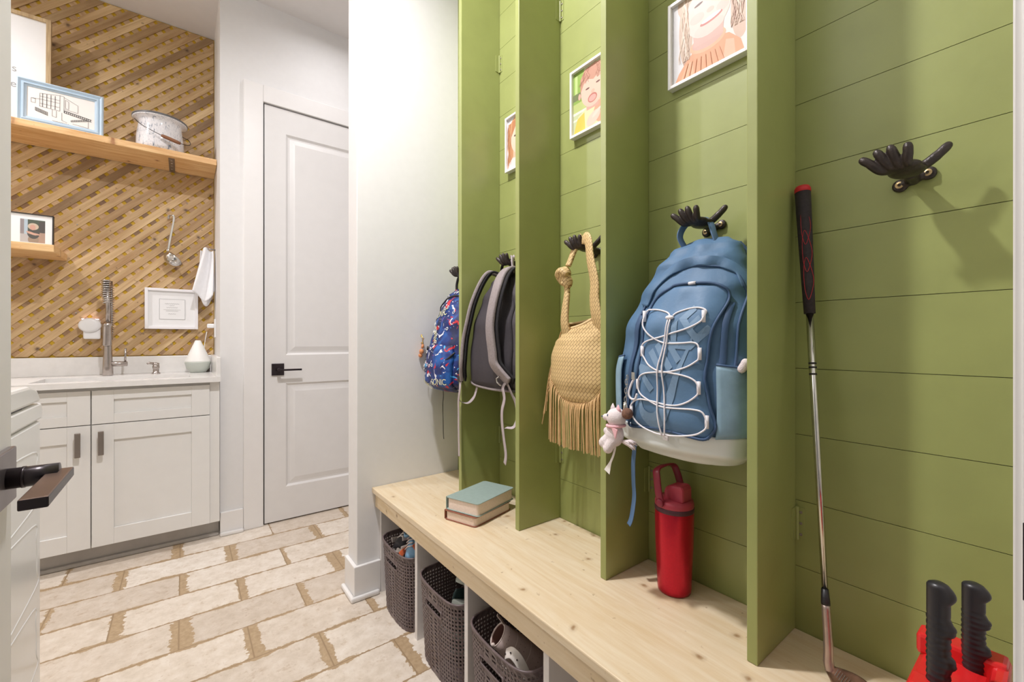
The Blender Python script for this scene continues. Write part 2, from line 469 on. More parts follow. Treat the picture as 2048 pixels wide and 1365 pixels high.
ORIGIN = {}
def base_name(n): return n
def obj(name, mb, mat, parent=None, smooth=False, bevel=0.0, sub=0, solid=0.0, remesh=0.0, weld=False, fixn=True, autos=True):
    me = bpy.data.meshes.new(name)
    root = parent
    while root is not None and root.parent is not None: root = root.parent
    if root is not None:
        org = Vector(ORIGIN[root.name])
    else:
        xs = [p[0] for p in mb.v]; ys = [p[1] for p in mb.v]; zs = [p[2] for p in mb.v]
        org = Vector(((min(xs) + max(xs)) / 2, (min(ys) + max(ys)) / 2, min(zs)))
    me.from_pydata([(p[0] - org.x, p[1] - org.y, p[2] - org.z) for p in mb.v], [], mb.f)
    mats = mat if isinstance(mat, list) else [mat]
    for m in mats:
        me.materials.append(M[m] if isinstance(m, str) else m)
    for p, i in zip(me.polygons, mb.mi):
        p.material_index = i
    if fixn or weld:
        b = bmesh.new(); b.from_mesh(me)
        if weld: bmesh.ops.remove_doubles(b, verts=b.verts, dist=1e-5)
        if fixn: bmesh.ops.recalc_face_normals(b, faces=b.faces)
        b.to_mesh(me); b.free()
    o = bpy.data.objects.new(name, me); COL.objects.link(o)
    if parent is not None:
        o.parent = parent
    else:
        o.location = org; ORIGIN[o.name] = tuple(org)
    if bevel:
        md = o.modifiers.new('bevel', 'BEVEL'); md.width = bevel; md.segments = 2; md.limit_method = 'ANGLE'; md.angle_limit = math.radians(40)
    if solid:
        md = o.modifiers.new('solid', 'SOLIDIFY'); md.thickness = solid; md.offset = 0
    if remesh:
        md = o.modifiers.new('remesh', 'REMESH'); md.mode = 'VOXEL'; md.voxel_size = remesh; md.use_smooth_shade = True
        md = o.modifiers.new('smooth', 'SMOOTH'); md.iterations = 4; md.factor = .5
    if sub:
        md = o.modifiers.new('subsurf', 'SUBSURF'); md.levels = sub; md.render_levels = sub
    if smooth:
        for p in me.polygons: p.use_smooth = True
    elif bevel and autos:
        for p in me.polygons: p.use_smooth = False
    return o

def thing(name, loc, label, cat, group=None):
    o = bpy.data.objects.new(name, None); COL.objects.link(o)
    o.empty_display_size = .05
    o.location = loc; ORIGIN[o.name] = tuple(loc)
    o['label'] = label; o['category'] = cat
    if group: o['group'] = group
    return o
def tag(o, label, cat, group=None):
    o['label'] = label; o['category'] = cat
    if group: o['group'] = group
    return o
def struct(name, mb, mat, parent=None, **kw):
    o = obj(name, mb, mat, parent, **kw)
    o['kind'] = 'structure'
    return o
def bx(*a):
    return MB().box(*a)

W = 1.064          # face of the green shiplap wall
BT = .452          # top of the bench

# ================================================================== ROOM SHELL
struct('floor', bx(-2.0, 1.9, -.2, 3.6, -.06, 0), 'floor')
struct('ceiling', bx(-2.0, 1.9, -.2, 3.6, CEIL, CEIL + .08), 'ceiling')
struct('wall_lattice', bx(-2.0, .162, 3.43, 3.55, 0, CEIL), 'yellow')
m = MB(); m.box(.162, .365, 2.88, 3.55, 0, CEIL); m.box(.365, 1.225, 2.88, 3.55, 2.472, CEIL); m.box(1.225, 1.9, 2.88, 3.55, 0, CEIL)
m.box(.365, 1.225, 2.93, 3.55, 0, 2.472)
struct('wall_back', m, 'wall')
struct('wall_left', bx(-2.0, -1.9, -.2, 3.43, 0, CEIL), 'wall')
struct('wall_alcove', bx(-1.9, -.32, .036, 1.1, 0, CEIL), 'wall')
m = MB(); m.box(-1.9, -.235, -.085, .024, 0, CEIL); m.box(.645, 1.3, -.085, .024, 0, CEIL); m.box(-.235, .645, -.085, .024, 2.09, CEIL)
struct('wall_front', m, 'wall')
struct('wall_nook', bx(.578, 1.9, 1.826, 1.942, 0, CEIL), 'wall', bevel=.003)
struct('wall_end', bx(1.8, 1.9, 1.942, 2.88, 0, CEIL), 'wall')
# green shiplap wall : boards with a fine gap between each
m = MB()
k = -4
z = .589 - .1435 * 5
while z < CEIL:
    z0 = max(z + .0006, 0); z1 = min(z + .1435 - .0006, CEIL)
    if z1 > z0: m.box(W, W + .016, .024, 1.826, z0, z1)
    z += .1435
m.box(W + .010, 1.3, .024, 1.826, 0, CEIL)
struct('wall_right', m, 'green')

# baseboards
def base_profile(z0=0.0):
    return None
m = MB(); m.box(.162, .271, 2.8622, 2.88, 0, .127); struct('baseboard_back', m, 'trim', bevel=.003)
m = MB(); m.box(.16, .271, 2.842, 2.862, 0, .02); struct('trim_1', m, 'trim', bevel=.006)
m = MB(); m.prism([(.562, 1.81), (.674, 1.81), (.674, 1.8255), (.5775, 1.8255), (.5775, 1.942), (.562, 1.942)], lambda a, b, d: (a, b, d), .138); struct('baseboard_nook', m, 'trim', bevel=.003)
m = MB(); m.prism([(.545, 1.793), (.666, 1.793), (.666, 1.8095), (.5615, 1.8095), (.5615, 1.942), (.545, 1.942)], lambda a, b, d: (a, b, d), .021); struct('trim_2', m, 'trim', bevel=.007)

# back door with casing, panels and lever
m = MB()
m.box(.272, .37, 2.862, 2.884, 0, 2.568); m.box(.37, 1.22, 2.862, 2.884, 2.47, 2.568); m.box(1.22, 1.318, 2.862, 2.884, 0, 2.568)
struct('trim_3', m, 'trim', bevel=.003)
def panel_door(name, fn, wd, ht, th, panels, stile_mat='door'):
    """door front with recessed raised-and-fielded panels, fn(a, z, depth) maps door coordinates to the room"""
    m = MB()
    zs = [0] + [z for p in panels for z in (p[1], p[2])] + [ht]
    def quad(a0, a1, z0, z1, d):
        m.poly([fn(a0, z0, d), fn(a1, z0, d), fn(a1, z1, d), fn(a0, z1, d)])
    L = panels[0][0]; R = wd - L
    quad(0, L, 0, ht, 0); quad(R, wd, 0, ht, 0)
    for i in range(0, len(zs), 2):
        quad(L, R, zs[i], zs[i + 1], 0)
    for (_, z0, z1) in panels:
        prof = [(0, 0), (.012, .009), (.022, .009), (.05, .003)]
        for (i0, d0), (i1, d1) in zip(prof, prof[1:]):
            A = [(L + i0, z0 + i0), (R - i0, z0 + i0), (R - i0, z1 - i0), (L + i0, z1 - i0)]
            B = [(L + i1, z0 + i1), (R - i1, z0 + i1), (R - i1, z1 - i1), (L + i1, z1 - i1)]
            for q in range(4):
                r = (q + 1) % 4
                m.poly([fn(*A[q], d0), fn(*A[r], d0), fn(*B[r], d1), fn(*B[q], d1)])
        quad(L + .05, R - .05, z0 + .05, z1 - .05, .003)
    # edges and back
    for a in (0, wd):
        m.poly([fn(a, 0, 0), fn(a, ht, 0), fn(a, ht, th), fn(a, 0, th)])
    for zz in (0, ht):
        m.poly([fn(0, zz, 0), fn(wd, zz, 0), fn(wd, zz, th), fn(0, zz, th)])
    quad(0, wd, 0, ht, th)
    return m
DX, DY = .377, 2.874
m = panel_door('door', lambda a, z, d: (DX + a, DY + d, .008 + z), .836, 2.455, .038, [(.112, .195, .815), (.112, .985, 2.31)])
d1 = struct('door_1', m, 'door', fixn=True, weld=True)
ORIGIN[d1.name] = tuple(d1.location)
o = obj('door_handle', MB().box(.413, .479, 2.866, 2.874, .873, .943), 'bronze', d1, bevel=.0015)
m = MB(); m.tube([(.446, 2.866, .908), (.446, 2.822, .908)], .010, 14); m.box(.436, .566, 2.815, 2.826, .901, .912)
obj('lever', m, 'bronze', o, bevel=.001)
# black strip painted in for the shade of the gap beside the back door
struct('door_gap_shade', bx(.3702, .3765, 2.885, 2.93, 0, 2.47), 'black')

# doorway we look through: jamb and casing at the right, open door leaf at the left
m = MB(); m.box(.635, .735, .018, .036, 0, 2.17); m.box(.63, .6455, -.1, .0302, 0, 2.08)
m.box(-.33, -.235, .018, .036, 0, 2.17); m.box(-.245, -.225, -.1, .03, 0, 2.08); m.box(-.33, .735, .018, .036, 2.08, 2.17)
struct('trim_5', m, 'trim', bevel=.0015)
tag(obj('strike_plate', MB().box(.6285, .631, -.03, .0296, .835, .908), 'bronze', bevel=.0005),
    'dark strike plate on the white jamb at the right edge', 'strike plate')
m = panel_door('door', lambda a, z, d: (-.178 - d, .05 + a, .01 + z), .79, 2.05, .036, [(.112, .2, .82), (.112, .98, 1.92)])
d2 = struct('door_2', m, 'door', weld=True)
ORIGIN[d2.name] = tuple(d2.location)
rose = obj('door_handle', MB().box(-.178, -.170, .758, .826, .878, .945), 'rose', d2, bevel=.0015)
m = MB(); m.tube([(-.171, .79, .911), (-.126, .79, .911)], .0125, 20); m.tube([(-.158, .79, .911), (-.155, .79, .911)], .0132, 20)
obj('spindle', m, 'bronze', rose, smooth=True)
m = MB(); m.box(-.1375, -.1145, .667, .803, .9015, .9135)
lv = obj('lever', m, ['bronze', 'bronze_top'], rose, bevel=.0015)
for p in lv.data.polygons:
    if p.normal.z > .9: p.material_index = 1

# ceiling lamps; the hallway one is an added fill
LN = ['recessed ceiling light above the walkway by the green lockers', 'recessed ceiling light above the sink counter',
      'added fill light in the far hallway before the white door']
for (x, y, _), lab in zip(LIGHTS, LN):
    t = thing('ceiling_light', (x, y, CEIL), lab, 'ceiling light', 'recessed ceiling lights')
    obj('trim_ring', MB().lathe([(.058, -.001), (.085, -.001), (.083, -.008), (.062, -.008)], (x, y, CEIL), 32), 'white_plastic', t, smooth=True)
    obj('lens', MB().lathe([(.001, -.004), (.058, -.004), (.058, -.002), (.001, -.002)], (x, y, CEIL), 32), 'lens', t)

# ================================================================== LATTICE
def clip(poly, xmin, xmax, zmin, zmax):
    def cl(P, inside, inter):
        out = []
        for i in range(len(P)):
            a, b = P[i - 1], P[i]
            if inside(b):
                if not inside(a): out.append(inter(a, b))
                out.append(b)
            elif inside(a): out.append(inter(a, b))
        return out
    def ix(v): return lambda a, b: (v, a[1] + (b[1] - a[1]) * (v - a[0]) / (b[0] - a[0]))
    def iz(v): return lambda a, b: (a[0] + (b[0] - a[0]) * (v - a[1]) / (b[1] - a[1]), v)
    for ins, it in ((lambda p: p[0] >= xmin, ix(xmin)), (lambda p: p[0] <= xmax, ix(xmax)), (lambda p: p[1] >= zmin, iz(zmin)), (lambda p: p[1] <= zmax, iz(zmax))):
        if not poly: return poly
        poly = cl(poly, ins, it)
    return poly
r2 = math.sqrt(.5)
LX0, LX1, LZ0, LZ1 = -1.3, .158, .99, 3.043
lat = thing('lattice_panel', (-.55, 3.42, LZ0), 'diagonal wooden lattice panel covering the wall above the sink', 'lattice')
m1, m2 = MB(), MB()
for i in range(-80, 80):
    v0 = -20.82 * .0532 + i * .05385 + .0095; v1 = v0 + .05385 - .018     # front strips, rising to the right
    P = [((u + v) * r2, (u - v) * r2) for u, v in ((-4, v0), (4, v0), (4, v1), (-4, v1))]
    P = clip(P, LX0, LX1, LZ0, LZ1)
    if len(P) >= 3: m1.prism(P, lambda a, b, d: (a, 3.4250 - d, b), .0045)
    u0 = .52 * .0532 + i * .0532 + .0095; u1 = u0 + .0532 - .019          # rear strips, falling to the right
    P = [((u + v) * r2, (u - v) * r2) for u, v in ((u0, -4), (u1, -4), (u1, 4), (u0, 4))]
    P = clip(P, LX0, LX1, LZ0, LZ1)
    if len(P) >= 3: m2.prism(P, lambda a, b, d: (a, 3.4297 - d, b), .0045)
obj('front_strips', m1, 'lat_front', lat)
obj('rear_strips', m2, 'lat_back', lat)
for (x, z) in ((-.47, 2.905), (-.012, 2.74), (-.42, 2.06), (-.475, 1.735), (-.48, 1.235), (-.49, 1.075), (-.055, 1.06), (-.36, 2.1), (.02, 1.95)):
    obj('screw', MB().lathe([(.001, -.0035), (.003, -.003), (.004, 0)], (x, 3.4182, z), 10, 'y'), 'chrome', lat)

# ================================================================== SINK CABINET
CY = 2.82
cab = thing('sink_cabinet', (-.33, 3.1, 0), 'white shaker cabinet under the sink with two doors', 'cabinet')
m = MB()
for q in ((-.806, -.788, 2.84, 3.40, .095, .858), (.095, .113, 2.84, 3.40, .095, .858), (-.788, .095, 2.84, 3.40, .095, .113), (-.788, .095, 3.385, 3.40, .113, .858), (-.788, .095, 2.841, 2.859, .113, .858)):
    m.box(*q)
obj('body', m, 'cabinet', cab)
obj('filler_strip', MB().box(.113, .158, 2.83, 2.86, .095, .858), 'cabinet', cab, bevel=.002)
obj('toe_kick', MB().box(-.806, .158, 2.895, 2.915, 0, .095), 'kick', cab)
obj('kick_molding', MB().box(-.806, .158, 2.878, 2.896, 0, .02), 'kick', cab, bevel=.006)
def shaker(x0, x1, z0, z1, rail=.078, railz=None):
    rz = railz or rail
    m = MB()
    m.box(x0, x0 + rail, CY, CY + .02, z0, z1); m.box(x1 - rail, x1, CY, CY + .02, z0, z1)
    m.box(x0 + rail, x1 - rail, CY, CY + .02, z0, z0 + rz); m.box(x0 + rail, x1 - rail, CY, CY + .02, z1 - rz, z1)
    m.box(x0 + rail, x1 - rail, CY + .009, CY + .02, z0 + rz, z1 - rz)
    return m
def pull(x, z0, z1, parent):
    m = MB(); m.box(x - .0105, x + .0105, CY - .028, CY - .022, z0, z1); m.box(x - .005, x + .005, CY - .023, CY, z0 + .02, z0 + .03); m.box(x - .005, x + .005, CY - .023, CY, z1 - .03, z1 - .02)
    obj('handle', m, 'pull', parent, bevel=.003)
for x0, x1, hx in ((-.805, -.348, -.3885), (-.344, .113, -.3095)):
    d = obj('door', shaker(x0, x1, .098, .678), 'cabinet', cab, bevel=.0015)
    pull(hx, .536, .651, d)
    obj('drawer_front', shaker(x0, x1, .682, .842, .078, .046), 'cabinet', cab, bevel=.0015)

# countertop with sink opening, splashes
CT = .884
ct = thing('countertop', (-.4, 3.1, .858), 'white quartz countertop with low backsplash over the white cabinet', 'countertop')
SX0, SX1, SY0, SY1 = -.56, .03, 2.885, 3.19
m = MB()
m.box(-.85, .16, 2.79, SY0, .858, CT); m.box(-.85, .16, SY1, 3.41, .858, CT); m.box(-.85, SX0, SY0, SY1, .858, CT); m.box(SX1, .16, SY0, SY1, .858, CT)
obj('slab', m, 'quartz', ct)
obj('backsplash', MB().box(-.85, .16, 3.385, 3.411, CT, .986), 'quartz', ct, bevel=.002)
obj('side_splash', MB().box(.141, .161, 2.80, 3.385, CT, .99), 'quartz', ct, bevel=.002)
m = MB()
m.box(SX0 - .006, SX0, SY0, SY1, .862, .8635)
for (a, b, c, d) in ((SX0 - .004, SX0, SY0, SY1), (SX1, SX1 + .004, SY0, SY1), (SX0, SX1, SY0 - .004, SY0), (SX0, SX1, SY1, SY1 + .004)):
    m.box(a, b, c, d, .66, .862)
m.box(SX0 - .004, SX1 + .004, SY0 - .004, SY1 + .004, .655, .66)
tag(obj('sink_basin', m, 'quartz'), 'white undermount sink basin set into the quartz countertop', 'sink')

# faucet
fx, fy = -.335, 3.28
fa = thing('kitchen_faucet', (fx, fy, CT), 'brushed nickel spring faucet standing behind the sink', 'faucet')
obj('body', MB().lathe([(.02, 0), (.0235, .004), (.0225, .06), (.0195, .12), (.018, .17), (.017, .21)], (fx, fy, CT), 28), 'steel', fa, smooth=True)
hd = obj('spray_head', MB().lathe([(.013, .165), (.0195, .17), (.0195, .268), (.0215, .27), (.0215, .29), (.0165, .293), (.012, .3)], (fx, fy - .02, CT), 28), 'steel', fa, smooth=True)
m = MB(); m.tube([(fx + .004, fy - .02, CT + .29), (fx + .002, fy - .018, CT + .40), (fx - .004, fy - .01, CT + .52)], .0105, 16)
obj('hose', m, 'steel', fa, smooth=True)
m = MB()
pts = [(fx - .006 + .017 * math.cos(t * 2 * PI) + (.004 if t < 3 else 0), fy - .01 + .017 * math.sin(t * 2 * PI), CT + .40 + .012 * t) for t in [i / 16 for i in range(0, 16 * 11)]]
m.tube(pts, .0035, 6); obj('spring_coil', m, 'chrome', fa, smooth=True)
m = MB()
pts = [(fx + .012 + .012 * math.cos(t * 2 * PI), fy + .018 + .012 * math.sin(t * 2 * PI), CT + .23 + .013 * t) for t in [i / 14 for i in range(0, 14 * 21)]]
m.tube(pts, .002, 6); m.tube([(fx + .012, fy + .018, CT + .2), (fx + .012, fy + .018, CT + .53)], .007, 12)
obj('riser', m, 'steel', fa, smooth=True)
obj('spout_cap', MB().lathe([(.0195, .525), (.019, .53), (.001, .533)], (fx - .006, fy - .01, CT), 20), 'steel', fa, smooth=True)
m = MB(); m.tube([(fx, fy, CT + .064), (fx + .082, fy - .01, CT + .064)], .0135, 18); lv = obj('side_arm', m, 'steel', fa, smooth=True)
m = MB(); m.tube([(fx + .073, fy - .01, CT + .074), (fx + .075, fy - .01, CT + .152)], .005, 10); obj('lever', m, 'steel', lv, smooth=True)

# soap dispenser
sx, sy = -.128, 3.30
sd = thing('soap_dispenser', (sx, sy, CT), 'small brushed nickel soap pump right of the faucet', 'soap dispenser')
obj('base', MB().lathe([(.021, 0), (.021, .005), (.0145, .008), (.0145, .03), (.017, .033), (.017, .045), (.0135, .05)], (sx, sy, CT), 24), 'steel', sd, smooth=True)
m = MB(); m.lathe([(.015, .048), (.016, .062), (.001, .066)], (sx, sy, CT), 20); m.tube([(sx, sy, CT + .058), (sx - .03, sy - .012, CT + .064), (sx - .04, sy - .016, CT + .06)], [.007, .0065, .005], 10)
obj('pump_nozzle', m, 'steel', sd, smooth=True)

# diffuser
dx, dy = .072, 3.28
df = thing('oil_diffuser', (dx, dy, CT), 'white cone oil diffuser with grey green bowl on the counter', 'diffuser')
obj('bowl', MB().lathe([(.034, 0), (.04, .002), (.058, .025), (.066, .06), (.066, .066)], (dx, dy, CT), 36), 'ceramic_grey', df, smooth=True)
obj('cone', MB().lathe([(.066, .066), (.066, .07), (.0145, .195), (.0125, .197), (.0125, .19), (.001, .19)], (dx, dy, CT), 36), 'ceramic', df, smooth=True)
m = MB(); m.tube(smoothpath([(.118, 3.312, 1.135), (.112, 3.315, 1.10), (.104, 3.32, 1.03), (.103, 3.325, .96), (.10, 3.33, .91), (.095, 3.325, .888)], 6), .0022, 8)
tag(obj('power_cord', m, 'white_plastic', smooth=True), 'thin white cord hanging from the plug down to the diffuser', 'cord')
ou = thing('wall_outlet', (.158, 3.30, 1.16), 'white outlet plate on the white side wall above the diffuser', 'outlet')
obj('plate', MB().box(.155, .162, 3.265, 3.335, 1.10, 1.215), 'white_plastic', ou, bevel=.001)
m = MB(); m.box(.118, .156, 3.285, 3.318, 1.158, 1.185)
tag(obj('plug_adapter', m, 'white_plastic', bevel=.006), 'white plug adapter in the side wall outlet with cord', 'plug')
m = MB(); m.tube([(.125, 3.345, CT), (.125, 3.345, CT + .06)], .0105, 14); m.tube([(.125, 3.345, CT + .06), (.125, 3.345, CT + .068)], .004, 8); m.ball((.125, 3.345, CT + .073), .0055)
tag(obj('oil_bottle', m, 'steel', smooth=True), 'tiny dark bottle tucked behind the diffuser in the corner', 'bottle')

# night light plugged through lattice
nl = thing('plug_in_sensor', (-.42, 3.40, 1.09), 'round white plug-in device glowing on the lattice left of faucet', 'night light')
obj('back_plate', MB().box(-.448, -.377, 3.385, 3.412, 1.088, 1.2), 'white_plastic', nl, bevel=.008)
obj('round_cap', MB().lathe([(.047, .0), (.048, -.006), (.044, -.014), (.03, -.018), (.001, -.019)], (-.420, 3.388, 1.166), 40, 'y', 1.0, .86), 'white_plastic', nl, smooth=True)
obj('glow_strip', MB().box(-.455, -.385, 3.396, 3.408, 1.2, 1.2035), 'glow', nl)

# certificate frame on lattice
cf = thing('framed_certificate', (-.055, 3.40, 1.15), 'white framed certificate hung on the lattice below the ladle', 'picture frame')
def frame4(m, x0, x1, z0, z1, y0, y1, wd):
    m.box(x0, x0 + wd, y0, y1, z0, z1); m.box(x1 - wd, x1, y0, y1, z0, z1); m.box(x0 + wd, x1 - wd, y0, y1, z0, z0 + wd); m.box(x0 + wd, x1 - wd, y0, y1, z1 - wd, z1)
    return m
obj('frame', frame4(MB(), -.184, .075, 1.151, 1.40, 3.386, 3.412, .016), 'white_frame', cf, bevel=.0015)
obj('mat_board', MB().box(-.169, .06, 3.399, 3.404, 1.166, 1.385), 'white_plastic', cf)
m = MB(); m.box(-.115, .008, 3.3975, 3.399, 1.212, 1.335)
pp = obj('print', m, 'white_plastic', cf)
m = MB()
for i, (z, hw) in enumerate(((1.307, .035), (1.296, .012), (1.284, .026), (1.27, .042), (1.262, .03), (1.245, .018))):
    n = int(hw * 600)
    m.tube([(-.055 + hw * (2 * j / n - 1), 3.397, z + .0022 * math.sin(j * 2.1 + i) * (1.3 if i in (0, 2, 5) else .6)) for j in range(n + 1)], .0006, 4)
m = frame4(m, -.116, .009, 1.211, 1.336, 3.3968, 3.3985, .0012)
obj('script_lines', m, 'grey_ink', pp)

# ladle
ld = thing('ladle', (-.06, 3.385, 1.51), 'stainless ladle hanging by its hooked handle on the lattice', 'ladle')
m = MB(); m.ribbon(smoothpath([(-.072, 3.405, 1.832), (-.07, 3.392, 1.848), (-.056, 3.385, 1.854), (-.046, 3.385, 1.846), (-.05, 3.386, 1.80), (-.062, 3.386, 1.72), (-.072, 3.384, 1.65), (-.0755, 3.38, 1.628), (-.07, 3.375, 1.61)], 5), (.97, 0, .2), .011, .003)
obj('handle', m, 'chrome', ld, smooth=True)
rot = Matrix.Rotation(math.radians(46), 3, 'Y') @ Matrix.Rotation(math.radians(-14), 3, 'X')
m = MB(); rings = []
for i in range(0, 11):
    a = (PI / 2) * i / 10
    r = .054 * math.cos(PI / 2 - a) if i else .001
    ring = []
    for k in range(30):
        b = 2 * PI * k / 30
        p = rot @ Vector((r * math.cos(b), r * math.sin(b) * .9, -.05 * math.cos(a)))
        ring.append((-.042 + p.x, 3.352 + p.y, 1.583 + p.z))
    rings.append(ring)
m.loft(rings, caps=False)
obj('bowl', m, 'chrome', ld, smooth=True, solid=.0016)

# towel
def cloth_strip(name, fn, nu, nv, mat, parent=None, thick=.003):
    m = MB()
    vs = [fn(i / nu, j / nv) for j in range(nv + 1) for i in range(nu + 1)]
    fs = [(j * (nu + 1) + i, j * (nu + 1) + i + 1, (j + 1) * (nu + 1) + i + 1, (j + 1) * (nu + 1) + i) for j in range(nv) for i in range(nu)]
    m.add(vs, fs)
    return obj(name, m, mat, parent, smooth=True, solid=thick, fixn=False)
def tw(u, v):
    x = .100 + .05 * u - .058 * v ** 1.1 + u * v * .056
    x = min(x, .154)
    y = 3.30 - .018 * math.sin(u * 7 + v * 1.5) - .02 * v + .03 * (1 - u) * (v < .03)
    z = 1.66 - (.285 + .055 * (1 - abs(2 * u - 1.15))) * v - .014 * u * (1 - v) + .008 * math.sin(u * 6)
    return (x, y, z)
tk = thing('hand_towel', (.12, 3.29, 1.32), 'white waffle hand towel hanging beside the lattice corner', 'towel')
cloth_strip('front_fold', tw, 22, 26, 'towel', tk)
def tw2(u, v):
    return (.086 + .066 * u + .02 * v * (u - .6), 3.325 + .012 * math.sin(u * 8), 1.645 - (.25 + .10 * math.sin(PI * min(1, u * 1.05))) * v)
cloth_strip('rear_fold', tw2, 18, 20, 'towel', tk)
m = MB(); m.tube([(.161, 3.315, 1.655), (.135, 3.31, 1.655), (.118, 3.308, 1.66)], .005, 10)
tag(obj('towel_peg', m, 'steel', smooth=True), 'small metal peg holding the white towel on the side wall', 'hook')

# ================================================================== SHELVES
sh = thing('wall_shelf', (-.4, 3.27, 2.133), 'long pine shelf high on the lattice with pot and frame', 'shelf')
obj('board', MB().box(-1.3, .16, 3.13, 3.412, 2.133, 2.168), 'wood_shelf', sh, bevel=.002)
m = MB(); m.box(-.068, -.040, 3.165, 3.412, 2.129, 2.133)
br = obj('bracket', m, 'pull', sh)
for y in (3.2, 3.25, 3.30, 3.36): obj('bracket_screw', MB().lathe([(.001, -.002), (.0045, -.001), (.005, 0)], (-.054, y, 2.129), 10), 'chrome', br)
lg = thing('picture_ledge', (-.8, 3.26, 1.523), 'short pine ledge on the lattice under the black frame', 'shelf')
obj('board', MB().box(-1.1, -.514, 3.102, 3.412, 1.523, 1.559), 'wood_shelf', lg, bevel=.002)

# blue framed drawing (leans back a little)
def lean(x, z, d, y0, z0, k=.05):
    return (x, y0 + d + (z - z0) * k, z)
bf = thing('framed_drawing', (-.5, 3.19, 2.168), 'pale blue framed line drawing of a house on the upper shelf', 'picture frame')
m = MB()
BX0, BX1, BZ0, BZ1, BY = -.656, -.342, 2.1685, 2.392, 3.168
def LB(x, z, d): return lean(x, z, d, BY, BZ0)
def fr_strip(m, outer, inner, d0, d1, fn):
    (x0, x1, z0, z1), (a0, a1, b0, b1) = outer, inner
    O = [(x0, z0), (x1, z0), (x1, z1), (x0, z1)]; I = [(a0, b0), (a1, b0), (a1, b1), (a0, b1)]
    for q in range(4):
        r = (q + 1) % 4
        m.poly([fn(*O[q], d0), fn(*O[r], d0), fn(*I[r], d1), fn(*I[q], d1)])
steps = [(0, .0), (.006, -.004), (.016, .003), (.019, -.001), (.025, -.001), (.027, .004), (.034, .006), (.034, .012)]
for (a, d0), (b, d1) in zip(steps, steps[1:]):
    fr_strip(m, (BX0 + a, BX1 - a, BZ0 + a, BZ1 - a), (BX0 + b, BX1 - b, BZ0 + b, BZ1 - b), d0, d1, LB)
for (p, q) in (((BX0, BZ0), (BX1, BZ0)), ((BX1, BZ0), (BX1, BZ1)), ((BX1, BZ1), (BX0, BZ1)), ((BX0, BZ1), (BX0, BZ0))):
    m.poly([LB(*p, 0), LB(*q, 0), LB(*q, .02), LB(*p, .02)])
m.poly([LB(BX0, BZ0, .02), LB(BX1, BZ0, .02), LB(BX1, BZ1, .02), LB(BX0, BZ1, .02)])
obj('frame', m, 'blue_frame', bf, weld=True)
m = MB(); m.poly([LB(BX0 + .033, BZ0 + .033, .009), LB(BX1 - .033, BZ0 + .033, .009), LB(BX1 - .033, BZ1 - .033, .009), LB(BX0 + .033, BZ1 - .033, .009)])
pg = obj('drawing', m, 'paper', bf, fixn=False)
m = MB()
def seg(a, b, r=.0005):
    fn = lambda p: LB(BX0 + .034 + p[0] * .246, BZ0 + .034 + p[1] * .155, .0078)
    m.tube([fn(a), fn(b)], r, 4)
def pl(*P, r=.0005):
    for a, b in zip(P, P[1:]): seg(a, b, r)
pl((.18, .42), (.18, .85), (.47, .93), (.47, .40), (.18, .42)); pl((.47, .93), (.53, .93), (.53, .38)); pl((.53, .9), (.74, .72), (.74, .46), (.53, .5))
for x in (.22, .28, .34, .40): pl((x, .42), (x, .87), r=.0008)
for z in (.52, .66, .76): pl((.18, z), (.47, z))
pl((.55, .82), (.60, .78), (.60, .52), (.55, .54), (.55, .82)); pl((.06, .5), (.06, .64), (.12, .64), (.12, .5), (.06, .5)); pl((.06, .64), (.18, .66))
pl((.12, .36), (.30, .27)); pl((.12, .25), (.30, .16))
for i in range(12): pl((.12 + i * .0155, .355 - i * .008), (.12 + i * .0155, .25 - i * .008), r=.0007)
pl((.53, .45), (.95, .33), r=.0011); pl((.53, .38), (.95, .26), r=.001)
for i in range(14): pl((.54 + i * .03, .45 - i * .009), (.54 + i * .03, .38 - i * .0085), r=.001)
pl((.64, .12), (.90, .26)); pl((.64, .17), (.9, .32))
for i in range(10): pl((.64 + i * .026, .12 + i * .014), (.64 + i * .026, .17 + i * .015), r=.001)
pl((.36, .4), (.36, .18), (.42, .16), (.42, .38)); pl((.5, .36), (.5, .1), (.58, .06)); pl((.9, .26), (.9, .02), (.66, .06))
pl(*[(.36 + i * .012, .03 + .012 * math.sin(i * 2.3) - i * .0012) for i in range(22)]); pl(*[(.42 + i * .012, -.03 + .012 * math.sin(i * 2.9)) for i in range(14)])
obj('ink_lines', m, 'ink', pg)

# large tan framed sign behind
tf = thing('framed_sign', (-.75, 3.34, 2.168), 'large tan framed white sign with grey letters behind the blue frame', 'picture frame')
TX0, TX1, TZ0, TZ1, TY = -1.0, -.555, 2.1685, 2.772, 3.268
def LT(x, z, d): return lean(x, z, d, TY, TZ0, .03)
m = MB()
for (x0, x1, z0, z1) in ((TX0, TX0 + .018, TZ0, TZ1), (TX1 - .018, TX1, TZ0, TZ1), (TX0 + .018, TX1 - .018, TZ0, TZ0 + .018), (TX0 + .018, TX1 - .018, TZ1 - .018, TZ1)):
    m.prism([(x0, z0), (x1, z0), (x1, z1), (x0, z1)], LT, .022)
obj('frame', m, 'tan_frame', tf)
m = MB(); m.prism([(TX0 + .016, TZ0 + .016), (TX1 - .016, TZ0 + .016), (TX1 - .016, TZ1 - .016), (TX0 + .016, TZ1 - .016)], lambda x, z, d: LT(x, z, d + .01), .006)
sp = obj('sign_board', m, 'white_plastic', tf)
